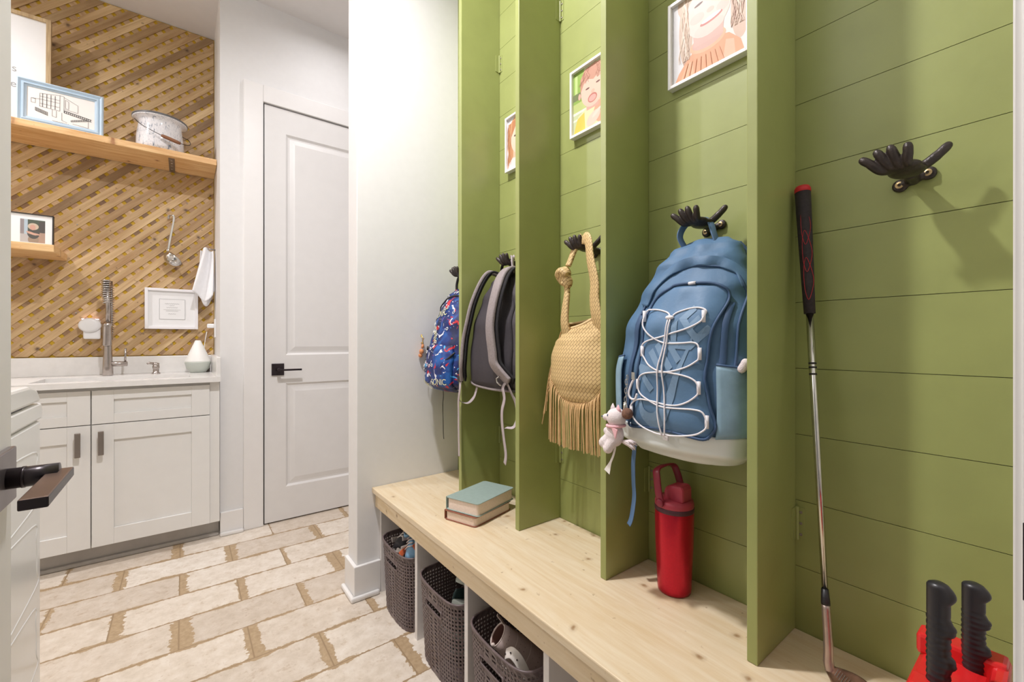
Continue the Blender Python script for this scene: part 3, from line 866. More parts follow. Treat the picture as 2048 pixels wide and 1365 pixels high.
def text_faces(txt, size, fat=0.0):
    c = bpy.data.curves.new('t', 'FONT'); c.body = txt; c.size = size; c.offset = fat
    o = bpy.data.objects.new('t', c); COL.objects.link(o)
    dg = bpy.context.evaluated_depsgraph_get()
    me = bpy.data.meshes.new_from_object(o.evaluated_get(dg))
    vs = [tuple(v.co) for v in me.vertices]; fs = [tuple(p.vertices) for p in me.polygons]
    bpy.data.objects.remove(o); bpy.data.curves.remove(c); bpy.data.meshes.remove(me)
    return vs, fs
for txt, x, z in (('is', -.706, 2.456), ('e', -.700, 2.375)):
    vs, fs = text_faces(txt, .05)
    obj('lettering', MB().add([LT(x + a, z + b, .0092) for a, b, _ in vs], fs), 'grey_ink', sp, fixn=False)

# enamel pot
px, py, pz = -.106, 3.262, 2.1685
po = thing('enamel_pot', (px, py, pz), 'speckled white enamel pot with lid and bail handle on shelf', 'pot')
obj('body', MB().lathe([(.095, 0), (.108, .006), (.111, .03), (.110, .08), (.104, .13), (.099, .165), (.104, .176), (.122, .186), (.127, .19), (.122, .188), (.10, .178), (.095, .165)], (px, py, pz), 48), 'enamel', po, smooth=True)
obj('lid', MB().lathe([(.126, .190), (.129, .192), (.129, .199), (.126, .201), (.10, .203), (.05, .206), (.012, .208), (.012, .216), (.018, .222), (.014, .23), (.001, .231)], (px, py, pz), 48), 'enamel_rim', po, smooth=True)
m = MB()
pts = smoothpath([(px - .098, py - .02, pz + .16), (px - .113, py - .05, pz + .163), (px - .08, py - .11, pz + .115), (px - .02, py - .135, pz + .08), (px + .012, py - .14, pz + .067)], 6)
m.tube(pts, .0018, 8)
obj('bail_wire', m, 'iron', po, smooth=True)
m = MB(); m.tube(smoothpath([(px + .09, py - .14, pz + .045), (px + .125, py - .125, pz + .048), (px + .14, py - .08, pz + .075), (px + .13, py - .04, pz + .11), (px + .102, py - .02, pz + .13), (px + .1, py, pz + .15)], 6), .0018, 8)
bl = obj('bail_wire', m, 'iron', po, smooth=True)
m = MB(); m.tube([(px + .008, py - .14, pz + .068), (px + .02, py - .14, pz + .064), (px + .05, py - .141, pz + .056), (px + .08, py - .14, pz + .048), (px + .094, py - .14, pz + .044)], [.007, .0095, .0098, .0095, .007], 14)
obj('wooden_grip', m, 'grip_wood', bl, smooth=True)

# ---------------- portrait photos (generic children)
def ellipse(cx, cy, rx, ry, n=28, tilt=0.0):
    return [(cx + rx * math.cos(2 * PI * i / n) * math.cos(tilt) - ry * math.sin(2 * PI * i / n) * math.sin(tilt),
             cy + rx * math.cos(2 * PI * i / n) * math.sin(tilt) + ry * math.sin(2 * PI * i / n) * math.cos(tilt)) for i in range(n)]
def picture(parent, fn, layers, name='photo'):
    """fn(s,t,lift) maps 0..1 picture coordinates; each layer (outline, colour) lies a hair above the one before"""
    m = MB(); mats = []
    for i, (out, c) in enumerate(layers):
        k = col('photo_ink', *[int(q * .9) for q in c])
        if k not in mats: mats.append(k)
        m.cur = mats.index(k)
        out = [(min(max(a, 0), 1), min(max(b, 0), 1)) for a, b in out]
        m.poly([fn(a, b, .00003 * i) for a, b in out])
    return obj(name, m, mats, parent, fixn=False)
RECT = [(0, 0), (1, 0), (1, 1), (0, 1)]
def R4(a, b, c, d): return [(a, b), (c, b), (c, d), (a, d)]

# black framed photo on ledge
kf = thing('framed_photo', (-.63, 3.2, 1.559), 'thin black framed toddler photo with white mat on the ledge', 'picture frame')
KX0, KX1, KZ0, KZ1, KY = -.745, -.527, 1.5595, 1.716, 3.165
def LK(x, z, d): return lean(x, z, d, KY, KZ0, .04)
m = MB()
for (x0, x1, z0, z1) in ((KX0, KX0 + .004, KZ0, KZ1), (KX1 - .004, KX1, KZ0, KZ1), (KX0, KX1, KZ0, KZ0 + .004), (KX0, KX1, KZ1 - .004, KZ1)):
    m.prism([(x0, z0), (x1, z0), (x1, z1), (x0, z1)], LK, .022)
obj('frame', m, 'black', kf)
m = MB(); m.prism([(KX0 + .003, KZ0 + .003), (KX1 - .003, KZ0 + .003), (KX1 - .003, KZ1 - .003), (KX0 + .003, KZ1 - .003)], lambda x, z, d: LK(x, z, d + .006), .01)
obj('mat_board', m, 'white_plastic', kf)
fnK = lambda s, t, l: LK(-.6425 + s * .0855, 1.572 + t * .1145, .0058 - l)
picture(kf, fnK, [(RECT, (196, 196, 192)), (R4(.16, .3, .3, 1), (196, 214, 226)), (R4(0, .35, .15, 1), (160, 150, 152)), (R4(.3, .5, 1, 1), (88, 98, 84)), (R4(.75, .45, 1, .95), (92, 86, 82)), (R4(.6, 0, 1, .45), (190, 160, 142)), (R4(0, 0, .5, .35), (206, 202, 200)),
    (ellipse(.53, .12, .22, .2), (170, 150, 132)), (ellipse(.53, .4, .25, .24), (92, 90, 86)), (ellipse(.45, .4, .22, .05, tilt=-.3), (226, 180, 160)), (ellipse(.55, .38, .26, .04, tilt=-.1), (226, 180, 160)), (ellipse(.52, .7, .22, .15), (222, 202, 178)), (ellipse(.5, .66, .12, .12), (226, 176, 156))])

# ================================================================== WASHER
wm = thing('washing_machine', (-.68, 1.52, 0), 'white washing machine seen from its side beyond the open door', 'washing machine')
prof = [(1.15, .02), (1.872, .02), (1.884, .03), (1.884, .842), (1.15, .842)]
m = MB(); m.prism(prof, lambda a, b, d: (-.34 - d, a, b), .68); obj('body', m, 'appliance', wm, bevel=.008)
prof = [(1.15, .845), (1.884, .845), (1.9, .857), (1.903, .872), (1.884, .894), (1.15, .894)]
m = MB(); m.prism(prof, lambda a, b, d: (-.338 - d, a, b), .684); obj('control_panel', m, 'appliance', wm, bevel=.006)
prof = [(1.15, .899), (1.868, .899), (1.858, .915), (1.835, .934), (1.80, .946), (1.75, .953), (1.15, .957)]
m = MB(); m.prism(prof, lambda a, b, d: (-.336 - d, a, b), .688); obj('top', m, 'appliance', wm, bevel=.008)
m = MB(); m.box(-1.01, -.345, 1.16, 1.72, .893, .900); obj('seam', m, 'black', wm)
m = MB()
for (ya, yb, za, zb) in ((1.25, 1.845, .60, .76), (1.25, 1.84, .36, .55), (1.25, 1.835, .12, .31)):
    P = [(ya, za), (yb - .03, za), (yb, za + .05), (yb - .006, zb - .05), (yb - .05, zb), (ya, zb)]
    m.tube(smoothpath([(-.3427, a, b) for a, b in P], 5, True), .0042, 8, True)
obj('side_ribs', m, 'appliance', wm, smooth=True)
obj('door', MB().lathe([(.001, .03), (.12, .028), (.165, .02), (.19, .0)], (-.68, 1.884, .47), 40, 'y'), 'black', wm, smooth=True)
for x in (-.40, -.96):
    for y in (1.22, 1.82): obj('foot', MB().lathe([(.02, 0), (.02, .025)], (x, y, 0), 12), 'black', wm)

# ================================================================== BENCH
be = thing('bench', (.86, .95, 0), 'pine topped mudroom bench with white cubbies along the green lockers', 'bench')
obj('seat_board', MB().box(.64, W - .001, .026, 1.824, .430, BT), 'wood_top', be, bevel=.003)
obj('apron', MB().box(.655, .674, .026, 1.824, .366, .431), 'wood_apron', be, bevel=.002)
for y in (1.435, 1.089, .734, .38):
    obj('upright_panel', MB().box(.668, W - .001, y, y + .019, 0.0, .430), 'white_panel', be)
obj('end_panel', MB().box(.675, W - .001, 1.806, 1.825, 0, .430), 'white_panel', be)
obj('rear_panel', MB().box(W - .012, W - .001, .026, 1.806, 0, .43), 'white_panel', be)

# ================================================================== LOCKER DIVIDERS
DV = [(1.477, 1.498, 'green divider board between the two backpacks nearest the white wall'),
      (1.109, 1.129, 'green divider board between the charcoal backpack and the straw bag'),
      (.743, .762, 'green divider board between the straw bag and the blue backpack'),
      (.370, .390, 'green divider board between the blue backpack and the golf club')]
def hinge(parent, yf, z, zz):
    """painted butt hinge where the board meets the shiplap, on the side facing the camera"""
    m = MB()
    m.box(W - .0018, W, yf - .017, yf, z - .034, z + .034); m.box(W - .022, W - .002, yf - .0018, yf, z - .034, z + .034)
    m.tube([(W - .004, yf - .004, z - .036), (W - .004, yf - .004, z + .036)], .0035, 10)
    h = obj('hinge', m, 'green', parent)
    for k in (-.024, 0, .024):
        obj('hinge_screw', MB().lathe([(.0032, -.0014), (.002, -.0022), (.001, -.0018)], (W - .0015, yf - .0105, z + k), 10, 'x'), 'pull', h)
for (y0, y1, lab) in DV:
    t = thing('locker_divider', (.97, (y0 + y1) / 2, BT), lab, 'divider', 'green locker dividers')
    obj('board', MB().box(.877, W - .0005, y0, y1, BT + .0005, CEIL - .002), 'green', t, bevel=.0015)
    for z in (.684, 2.245):
        hinge(t, y0, z, 0)

# ================================================================== HAND HOOKS
def hook(y, z, label):
    t = thing('hand_hook', (W, y, z), label, 'hook', 'hand shaped coat hooks')
    P = lambda o, a, b: (W - o, y + a, z + b)
    m = MB()
    m.lathe([(.012, 0), (.012, -.005), (.0095, -.0075), (.001, -.0075)], P(0, .018, -.006), 18, 'x')
    m.lathe([(.012, 0), (.012, -.005), (.0095, -.0075), (.001, -.0075)], P(0, -.02, .006), 18, 'x')
    m.tube([P(.004, .02, -.007), P(.007, 0, 0), P(.004, -.022, .007)], [.006, .010, .006], 12)
    m.tube([P(0, 0, 0), P(.025, -.001, .001), P(.045, -.003, .003)], [.010, .011, .012], 14)
    obj('base_plate', m, 'iron', t, remesh=.0016)
    m = MB()
    m.ball(P(.060, -.001, .003), (.030, .026, .0115), 18, 12)
    m.ball(P(.078, .002, .006), (.018, .026, .010), 18, 12)
    F = [((.021, .006), (.037, .012), (.050, .026)), ((.009, .006), (.021, .016), (.030, .033)), ((-.003, .006), (.006, .017), (.012, .035)), ((-.014, .006), (-.010, .016), (-.010, .032))]
    for (a, b, c) in F:
        m.tube(smoothpath([P(.075, a[0] * .8, a[1]), P(.092, b[0] * .75, b[1] - .008), P(.101, b[0] + (c[0] - b[0]) * .3, b[1] + .006), P(.103, *c)], 4),
               [.0078] * 4 + [.0076] * 4 + [.0072] * 4 + [.0064], 12)
        m.ball(P(.103, *c), .0064, 10, 8)
    m.tube(smoothpath([P(.05, -.012, .004), P(.052, -.026, .010), P(.049, -.040, .022), P(.046, -.050, .033)], 4), [.0085] * 4 + [.0082] * 4 + [.0076] * 4 + [.0068], 12)
    m.ball(P(.046, -.050, .033), .0068, 10, 8)
    obj('hand', m, 'iron', t, remesh=.0015)
    for a, b in ((.018, -.006), (-.02, .006)):
        obj('screw', MB().lathe([(.006, -.0075), (.0062, -.0105), (.003, -.0115), (.0028, -.0098), (.001, -.0098)], P(0, a, b), 16, 'x'), 'brass', t)
HK = [(.179, 1.374, 'bare dark hand-shaped hook above the golf club'), (.552, 1.362, 'dark hand-shaped hook holding the blue backpack'),
      (.927, 1.366, 'dark hand-shaped hook holding the straw bag'), (1.30, 1.37, 'dark hand-shaped hook holding the charcoal backpack'),
      (1.665, 1.37, 'dark hand-shaped hook holding the patterned blue backpack')]
for h in HK: hook(*h)

# ================================================================== LOCKER PICTURES
def locker_pic(y1, y0, z0, z1, label, layers):
    t = thing('framed_photo', (W, (y0 + y1) / 2, z0), label, 'picture frame', 'white square picture frames in the lockers')
    m = MB(); wd = .0085; D = .022
    for (a, b, c, d) in ((y0, y0 + wd, z0, z1), (y1 - wd, y1, z0, z1), (y0 + wd, y1 - wd, z0, z0 + wd), (y0 + wd, y1 - wd, z1 - wd, z1)):
        m.box(W - D, W, a, b, c, d)
    obj('frame', m, 'white_frame', t, bevel=.001)
    m = MB(); m.box(W - .012, W, y0 + wd - .001, y1 - wd + .001, z0 + wd - .001, z1 - wd + .001)
    obj('backing', m, 'white_plastic', t)
    picture(t, lambda s, v, l: (W - .0123 - l, y1 - wd - s * (y1 - y0 - 2 * wd), z0 + wd + v * (z1 - z0 - 2 * wd)), layers)
girl = [(RECT, (238, 230, 226)), (R4(.0, 0, .14, 1), (228, 226, 228)),
    (ellipse(.2, .6, .1, .42), (212, 184, 164)), (ellipse(.19, .45, .05, .14, tilt=.2), (226, 202, 184)), (ellipse(.21, .25, .05, .1), (190, 152, 132)), (ellipse(.92, .55, .12, .38), (220, 190, 172)), (ellipse(.88, .5, .05, .12), (200, 160, 144)), (ellipse(.5, .95, .42, .3), (214, 186, 164)),
    ([(.03, 0), (.97, 0), (.92, .16), (.78, .3), (.62, .34), (.36, .34), (.2, .22), (.1, .12)], (236, 168, 128)),
    ([(.12, 0), (.32, 0), (.3, .2), (.2, .18)], (240, 186, 148)), ([(.7, 0), (.86, 0), (.84, .2), (.74, .24)], (244, 190, 160)),
    (ellipse(.5, .34, .24, .11), (244, 186, 150)), (ellipse(.5, .36, .21, .09), (222, 178, 166)), ([(.32, .34), (.7, .34), (.72, .54), (.3, .5)], (224, 182, 170)),
    (ellipse(.5, .72, .31, .31), (246, 218, 208)), (ellipse(.52, .5, .2, .08), (243, 212, 202)), (ellipse(.36, .68, .1, .06), (248, 206, 196)), (ellipse(.7, .66, .08, .06), (248, 206, 196)),
    (ellipse(.55, .585, .15, .036, tilt=.12), (206, 128, 120)), (ellipse(.55, .6, .13, .026, tilt=.12), (250, 240, 232)), (ellipse(.54, .7, .05, .03), (238, 198, 186)),
    (ellipse(.38, .84, .06, .014, tilt=.15), (120, 96, 88)), (ellipse(.68, .85, .055, .014, tilt=-.1), (120, 96, 88))]
rq = random.Random(11)
def strands(x0, y0, x1, y1, n, spread, tones):
    out = []
    for k in range(n):
        dx_, ph = rq.uniform(-spread, spread), rq.uniform(0, 6); c_ = rq.choice(tones); L_ = []; R_ = []
        for q in range(13):
            t = q / 12; x = x0 + (x1 - x0) * t + dx_ * (.4 + t) + .022 * math.sin(t * 11 + ph); y = y0 + (y1 - y0) * t
            w_ = .009 * (1 - .6 * t); L_.append((x - w_, y)); R_.append((x + w_, y))
        out.append((L_ + R_[::-1], c_))
    return out
girl += strands(.2, 1, .2, .24, 16, .07, [(206, 176, 152), (232, 208, 186), (184, 148, 126), (240, 222, 206)]) + strands(.9, 1, .9, .34, 14, .06, [(212, 182, 160), (236, 212, 194), (190, 152, 134)])
girl += [([(.15 + .08 * k, 0), (.17 + .08 * k, 0), (.24 + .06 * k, .2), (.23 + .06 * k, .2)], (230, 160, 120)) for k in range(8)]
boy = [(RECT, (206, 214, 168)), (R4(0, .5, .25, 1), (150, 182, 84)), (R4(.04, .62, .10, .95), (196, 216, 140)), (R4(0, .55, .18, .66), (120, 130, 84)), (R4(.75, .55, 1, 1), (226, 224, 206)), (R4(0, .32, .3, .36), (240, 240, 220)), (R4(0, .22, .3, .25), (240, 240, 220)), (R4(0, .36, .3, .5), (196, 206, 130)),
    ([(.0, 0), (1, 0), (1, .3), (.7, .38), (.4, .38), (.12, .28)], (238, 226, 178)), ([(0, 0), (.28, 0), (.26, .3), (.1, .24)], (226, 206, 92)),
    (ellipse(.72, .2, .26, .2), (240, 170, 140)), ([(.4, .3), (.66, .3), (.68, .48), (.4, .46)], (226, 172, 156)),
    (ellipse(.53, .62, .26, .29), (243, 198, 178)), ([(.26, .62), (.26, .84), (.36, .97), (.6, .99), (.78, .9), (.82, .68), (.76, .74), (.68, .8), (.55, .74), (.42, .79), (.33, .74)], (204, 150, 128)),
    (ellipse(.42, .64, .045, .014), (120, 84, 76)), (ellipse(.65, .66, .045, .014), (120, 84, 76)), (ellipse(.54, .56, .04, .03), (236, 180, 160)), (ellipse(.53, .46, .1, .07), (196, 120, 108)), (ellipse(.53, .455, .08, .05), (238, 170, 160)), (ellipse(.24, .58, .03, .05), (236, 180, 164)),
    (ellipse(.55, .14, .16, .09, tilt=.4), (250, 206, 188)), (ellipse(.62, .2, .11, .03, tilt=.5), (252, 216, 200))]
boy += strands(.42, .97, .36, .74, 10, .1, [(188, 130, 108), (218, 166, 142), (172, 116, 96)]) + strands(.68, .97, .72, .74, 10, .1, [(188, 130, 108), (218, 166, 142)])
girl2 = [(RECT, (240, 238, 240)), (ellipse(.6, .55, .36, .46), (214, 160, 116)), ([(.16, 0), (.4, 0), (.44, .5), (.3, .5), (.22, .2)], (206, 146, 104)), ([(.2, 0), (1, 0), (.9, .24), (.5, .26), (.3, .12)], (244, 226, 222)), ([(.45, .2), (.75, .2), (.75, .4), (.45, .4)], (240, 196, 168)),
    (ellipse(.62, .58, .25, .32), (248, 214, 190)), ([(.38, .62), (.42, .92), (.7, .96), (.86, .8), (.7, .86), (.52, .8)], (196, 132, 90)), (ellipse(.52, .62, .05, .02), (96, 76, 70)), (ellipse(.74, .63, .05, .02), (96, 76, 70)), (ellipse(.63, .44, .09, .028), (214, 130, 120)), (ellipse(.64, .54, .03, .03), (242, 190, 166))]
girl2 += strands(.33, .9, .26, .1, 12, .06, [(190, 128, 86), (222, 172, 128), (168, 108, 70)])
girl2 = [RECT_L for RECT_L in girl2[:1]] + [([(a - .26, b) for a, b in o_], c_) for o_, c_ in girl2[1:]]
boy = boy[:11] + [([(a - .09, b) for a, b in o_], c_) for o_, c_ in boy[11:]]
locker_pic(.669, .457, 1.757, 1.985, 'white framed photo of a smiling child above the blue backpack', girl)
locker_pic(1.041, .829, 1.763, 1.988, 'white framed photo of a boy in yellow above the straw bag', boy)
locker_pic(1.412, 1.20, 1.763, 1.985, 'white framed photo of a long haired girl above the charcoal backpack', girl2)

# ================================================================== SOFT BAG BODIES
class Body:
    """soft pack: sections (z, y centre, half width, x front, x back, exponent)"""
    def __init__(s, secs, wr=.004, wf=14.0, seed=0.0, fold=0.0):
        s.S = secs; s.fold = fold; s.wr = wr; s.wf = wf; s.sd = seed
    def sec(s, z):
        S = s.S
        if z <= S[0][0]: return S[0][1:]
        for a, b in zip(S, S[1:]):
            if z <= b[0]:
                t = (z - a[0]) / (b[0] - a[0]); t = t * t * (3 - 2 * t)
                return tuple(p + (q - p) * t for p, q in zip(a[1:], b[1:]))
        return S[-1][1:]
    def wrinkle(s, y, z):
        fold = s.fold * max(0, min(1, (z - 1.225) / .06)) * math.sin((y - .545) * 95 + 3 * math.sin(z * 40)) if s.fold else 0
        return fold + s.wr * (noise.noise(Vector((y * s.wf, z * s.wf * .8, s.sd))) + .5 * noise.noise(Vector((y * s.wf * 2.3, z * s.wf * 1.4, s.sd + 5))))
    def front(s, y, z, off=0.0):
        yc, w_, xf, xb, n = s.sec(z)
        d = (xb - xf) / 2; cx = (xb + xf) / 2
        q = min(abs((y - yc) / w_), .985)
        return cx - d * (1 - q ** n) ** (1 / n) - s.wrinkle(y, z) - off
    def ring(s, z, seg=56, grow=0.0):
        yc, w_, xf, xb, n = s.sec(z)
        d = (xb - xf) / 2 + grow; cx = (xb + xf) / 2; w_ = w_ + grow
        out = []
        for k in range(seg):
            a = 2 * PI * k / seg
            c_, s_ = math.cos(a), math.sin(a)
            x = cx - d * math.copysign(abs(c_) ** (2 / n), c_); y = yc + w_ * math.copysign(abs(s_) ** (2 / n), s_)
            wk = s.wrinkle(y, z)
            out.append((x - wk * max(0, c_), y + wk * s_ * .6, z))
        return out
    def mesh(s, z0, z1, n=40, grow=0.0, seg=56):
        m = MB(); m.loft([s.ring(z0 + (z1 - z0) * i / n, seg, grow) for i in range(n + 1)])
        return m
    def patch(s, yl, yr, z0, z1, off, bulge, nu=24, nv=30):
        m = MB(); vs = []; fs = []
        for j in range(nv + 1):
            z = z0 + (z1 - z0) * j / nv
            a, b = yl(z), yr(z)
            for i in range(nu + 1):
                u = i / nu; v = j / nv; y = a + (b - a) * u
                e = min(1, 5 * min(u, 1 - u)) * min(1, 6 * min(v, 1 - v))
                e = e * (2 - e)
                vs.append((s.front(y, z, off + bulge * e), y, z))
        for j in range(nv):
            for i in range(nu):
                fs.append((j * (nu + 1) + i, j * (nu + 1) + i + 1, (j + 1) * (nu + 1) + i + 1, (j + 1) * (nu + 1) + i))
        return m.add(vs, fs)
    def line(s, P, r, off, n=4, seg=8, closed=False):
        Q = smoothpath([(0, a, b) for a, b in P], n, closed)
        return MB().tube([(s.front(q.y, q.z, off), q.y, q.z) for q in Q], r, seg, closed)
def lerp(tab):
    def f(z):
        if z <= tab[0][0]: return tab[0][1]
        for a, b in zip(tab, tab[1:]):
            if z <= b[0]: return a[1] + (b[1] - a[1]) * (z - a[0]) / (b[0] - a[0])
        return tab[-1][1]
    return f

# ---------------- blue backpack
bp = thing('backpack', (.96, .56, .80), 'light blue backpack with white bungee cord lacing and white base', 'backpack')
B = Body([(.800, .565, .085, .93, 1.03, 2.4), (.812, .565, .125, .895, 1.045, 2.6), (.84, .565, .152, .868, 1.05, 2.9), (.90, .565, .164, .862, 1.055, 3.0), (1.0, .566, .164, .862, 1.055, 3.0),
          (1.10, .560, .157, .872, 1.052, 2.8), (1.19, .553, .134, .897, 1.05, 2.6), (1.26, .548, .108, .928, 1.048, 2.4), (1.30, .545, .086, .955, 1.045, 2.2), (1.322, .54, .05, .985, 1.035, 2.0)], .0060, 15, 1.0, .0045)
obj('body', B.mesh(.872, 1.322, 60), 'blue_cloth', bp, smooth=True)
obj('base', B.mesh(.800, .880, 16, .0025), 'white_base', bp, smooth=True)
# front pocket with zipper piping
PL = lerp([(.872, .655), (.90, .648), (.95, .636), (1.07, .622), (1.14, .617), (1.175, .607), (1.195, .584), (1.204, .556)])
PR = lerp([(.872, .462), (.90, .445), (.945, .457), (1.0, .467), (1.06, .464), (1.10, .458), (1.155, .442), (1.183, .441), (1.195, .452), (1.204, .49)])
pk = obj('front_pocket', B.patch(PL, PR, .873, 1.204, .003, .012, 28, 36), 'pocket', bp, smooth=True, solid=.004)
out = [(PL(z), z) for z in (.874, .9, .95, 1.0, 1.07, 1.13, 1.165, 1.187, 1.2)] + [(.554, 1.207), (.511, 1.207), (.475, 1.204), (.45, 1.194), (.441, 1.18)] + [(PR(z), z) for z in (1.155, 1.1, 1.06, 1.0, .945, .905, .885)] + [(.47, .873), (.51, .876), (.58, .88)]
def pocket_point(y, z, up):
    u = min(max((y - PL(z)) / (PR(z) - PL(z)), 0), 1); v = min(max((z - .873) / (1.204 - .873), 0), 1)
    e = min(1, 5 * min(u, 1 - u)) * min(1, 6 * min(v, 1 - v)); e = e * (2 - e)
    return (B.front(y, z, .003 + .012 * e + up), y, z)
def finely(vs, fs, size):
    b = bmesh.new(); q = [b.verts.new(p) for p in vs]
    for f in fs:
        try: b.faces.new([q[i] for i in f])
        except ValueError: pass
    for _ in range(6):
        bmesh.ops.triangulate(b, faces=b.faces)
        lg = [e for e in b.edges if e.calc_length() > size]
        if not lg: break
        bmesh.ops.subdivide_edges(b, edges=lg, cuts=1)
    bmesh.ops.triangulate(b, faces=b.faces)
    b.verts.index_update()
    out = [tuple(p.co) for p in b.verts], [tuple(p.index for p in f.verts) for f in b.faces]
    b.free(); return out
ca, sa = math.cos(math.radians(46)), math.sin(math.radians(46))
def print_at(name, vs, fs):
    vs, fs = finely(vs, fs, .012)
    Q = []
    for a, b_, _ in vs:
        y, z = .592 - (a * ca - b_ * sa) * .9, .962 + (a * sa + b_ * ca) * .92
        Q.append(pocket_point(y, z, .0035))
    obj(name, MB().add(Q, fs), 'print_blue', pk, fixn=False)
for ch, ox in (('N', .0), ('I', .074), ('K', .103), ('E', .166)):
    vs, fs = text_faces(ch, .098, .0035)
    print_at('printed_letter', [(a * .98 + b_ * .18 + ox, b_, 0) for a, b_, _ in vs], fs)
sw = smoothpath([(-.022, .012, 0), (-.040, -.022, 0), (-.022, -.046, 0), (.03, -.036, 0), (.11, -.008, 0), (.19, .022, 0), (.11, -.020, 0), (.03, -.062, 0), (-.02, -.082, 0), (-.062, -.066, 0), (-.058, -.020, 0)], 5, True)
print_at('printed_swoosh', [tuple(p) for p in sw], [tuple(range(len(sw)))])
obj('pocket_piping', B.line(out, .0032, .008, 4, 8, True), 'blue_dark', bp, smooth=True)
obj('zipper_track', B.line([(.665, .93), (.655, 1.02), (.648, 1.10), (.636, 1.17), (.612, 1.22), (.579, 1.246), (.539, 1.252), (.493, 1.246), (.462, 1.239), (.437, 1.222), (.423, 1.194), (.419, 1.154), (.420, 1.061), (.424, .96), (.426, .90)], .0032, .002), 'blue_dark', bp, smooth=True)
# fabric flap folds above the pocket
def front_band(P, wd, off, th, name, mat, n=6):
    Q = smoothpath([(0, a, b) for a, b in P], n)
    pts = [Vector((B.front(q.y, q.z, off), q.y, q.z)) for q in Q]; dirs = []
    for i in range(len(pts)):
        t = pts[min(i + 1, len(pts) - 1)] - pts[max(i - 1, 0)]
        y, z = pts[i].y, pts[i].z
        g_ = Vector((-1, -(B.front(y + .004, z) - B.front(y - .004, z)) / -.008, (B.front(y, z + .004) - B.front(y, z - .004)) / .008))
        dirs.append(t.normalized().cross(g_.normalized()))
    return obj(name, MB().ribbon(pts, dirs, wd, th), mat, bp, smooth=True)
front_band([(.640, 1.165), (.622, 1.205), (.592, 1.240), (.552, 1.258), (.508, 1.260), (.466, 1.250), (.436, 1.228), (.420, 1.195)], .024, .004, .005, 'zipper_hood', 'blue_cloth')
front_band([(.436, 1.16), (.440, 1.06), (.442, .97), (.436, .905)], .013, .003, .004, 'side_zipper_tape', 'blue_dark')
front_band([(.636, 1.14), (.648, 1.06), (.660, .98), (.668, .915)], .012, .003, .004, 'side_zipper_tape', 'blue_dark')
cord = [(.547, 1.135), (.556, 1.143), (.579, 1.15), (.6, 1.152), (.612, 1.149), (.616, 1.122), (.606, 1.103), (.584, 1.085), (.558, 1.075), (.521, 1.074), (.494, 1.076), (.482, 1.072), (.478, 1.060), (.478, 1.042), (.482, 1.036), (.497, 1.025), (.521, 1.016), (.548, 1.010), (.568, 1.009), (.598, 1.005), (.614, .998), (.621, .985), (.621, .97), (.614, .957), (.595, .946), (.568, .935), (.548, .932), (.521, .933), (.489, .935), (.469, .933), (.461, .922), (.458, .903), (.467, .891), (.484, .882), (.521, .874), (.56, .87), (.586, .873), (.614, .882), (.636, .903), (.642, .919), (.638, .93), (.626, .94), (.607, .944), (.577, .942), (.548, .938), (.521, .940), (.497, .95), (.48, .963), (.475, .972), (.477, .99), (.489, 1.0), (.51, 1.006), (.543, 1.01), (.568, 1.013), (.592, 1.025), (.607, 1.041), (.613, 1.05), (.614, 1.067), (.606, 1.076), (.587, 1.083), (.559, 1.09), (.53, 1.098), (.497, 1.108), (.477, 1.119), (.472, 1.128), (.469, 1.143), (.484, 1.15), (.506, 1.149), (.53, 1.142), (.539, 1.135)]
cd = obj('bungee_cord', B.line(cord, .0019, .0185, 4, 7), 'cord', bp, smooth=True)
m = B.line([(.548, 1.127), (.553, 1.085), (.558, 1.055), (.565, 1.02), (.567, .96), (.564, .91), (.556, .868)], .0017, .0215)
m2 = B.line([(.542, 1.127), (.547, 1.085), (.552, 1.05), (.5545, 1.02), (.551, .96), (.547, .91), (.549, .87)], .0017, .0215)
m.add(m2.v, m2.f); obj('cord_tails', m, 'cord', bp, smooth=True)
m = MB(); x = B.front(.545, 1.131, .021)
m.ball((x, .545, 1.131), (.006, .010, .005)); obj('cord_toggle', m, 'cord', bp, smooth=True)
m = MB(); x = B.front(.551, .866, .012); m.box(x - .003, x + .003, .545, .558, .858, .872); obj('cord_end', m, 'cord', bp, bevel=.001)
for (y, z, h) in ((.6165, 1.137, .026), (.614, 1.055, .024), (.623, .978, .023), (.641, .914, .022), (.472, 1.131, .026), (.4775, 1.052, .026), (.475, .981, .027), (.459, .912, .027)):
    m = MB(); x = B.front(y, z, .016)
    m.tube([(x, y, z - h / 2), (x, y, z + h / 2)], .0042, 8)
    obj('cord_loop', m, 'cord', bp, smooth=True)
m = MB(); x = B.front(.512, 1.207, .009); m.tube([(x, .521, 1.207), (x, .505, 1.207)], .0036, 8); obj('zipper_end', m, 'cord', bp, smooth=True)
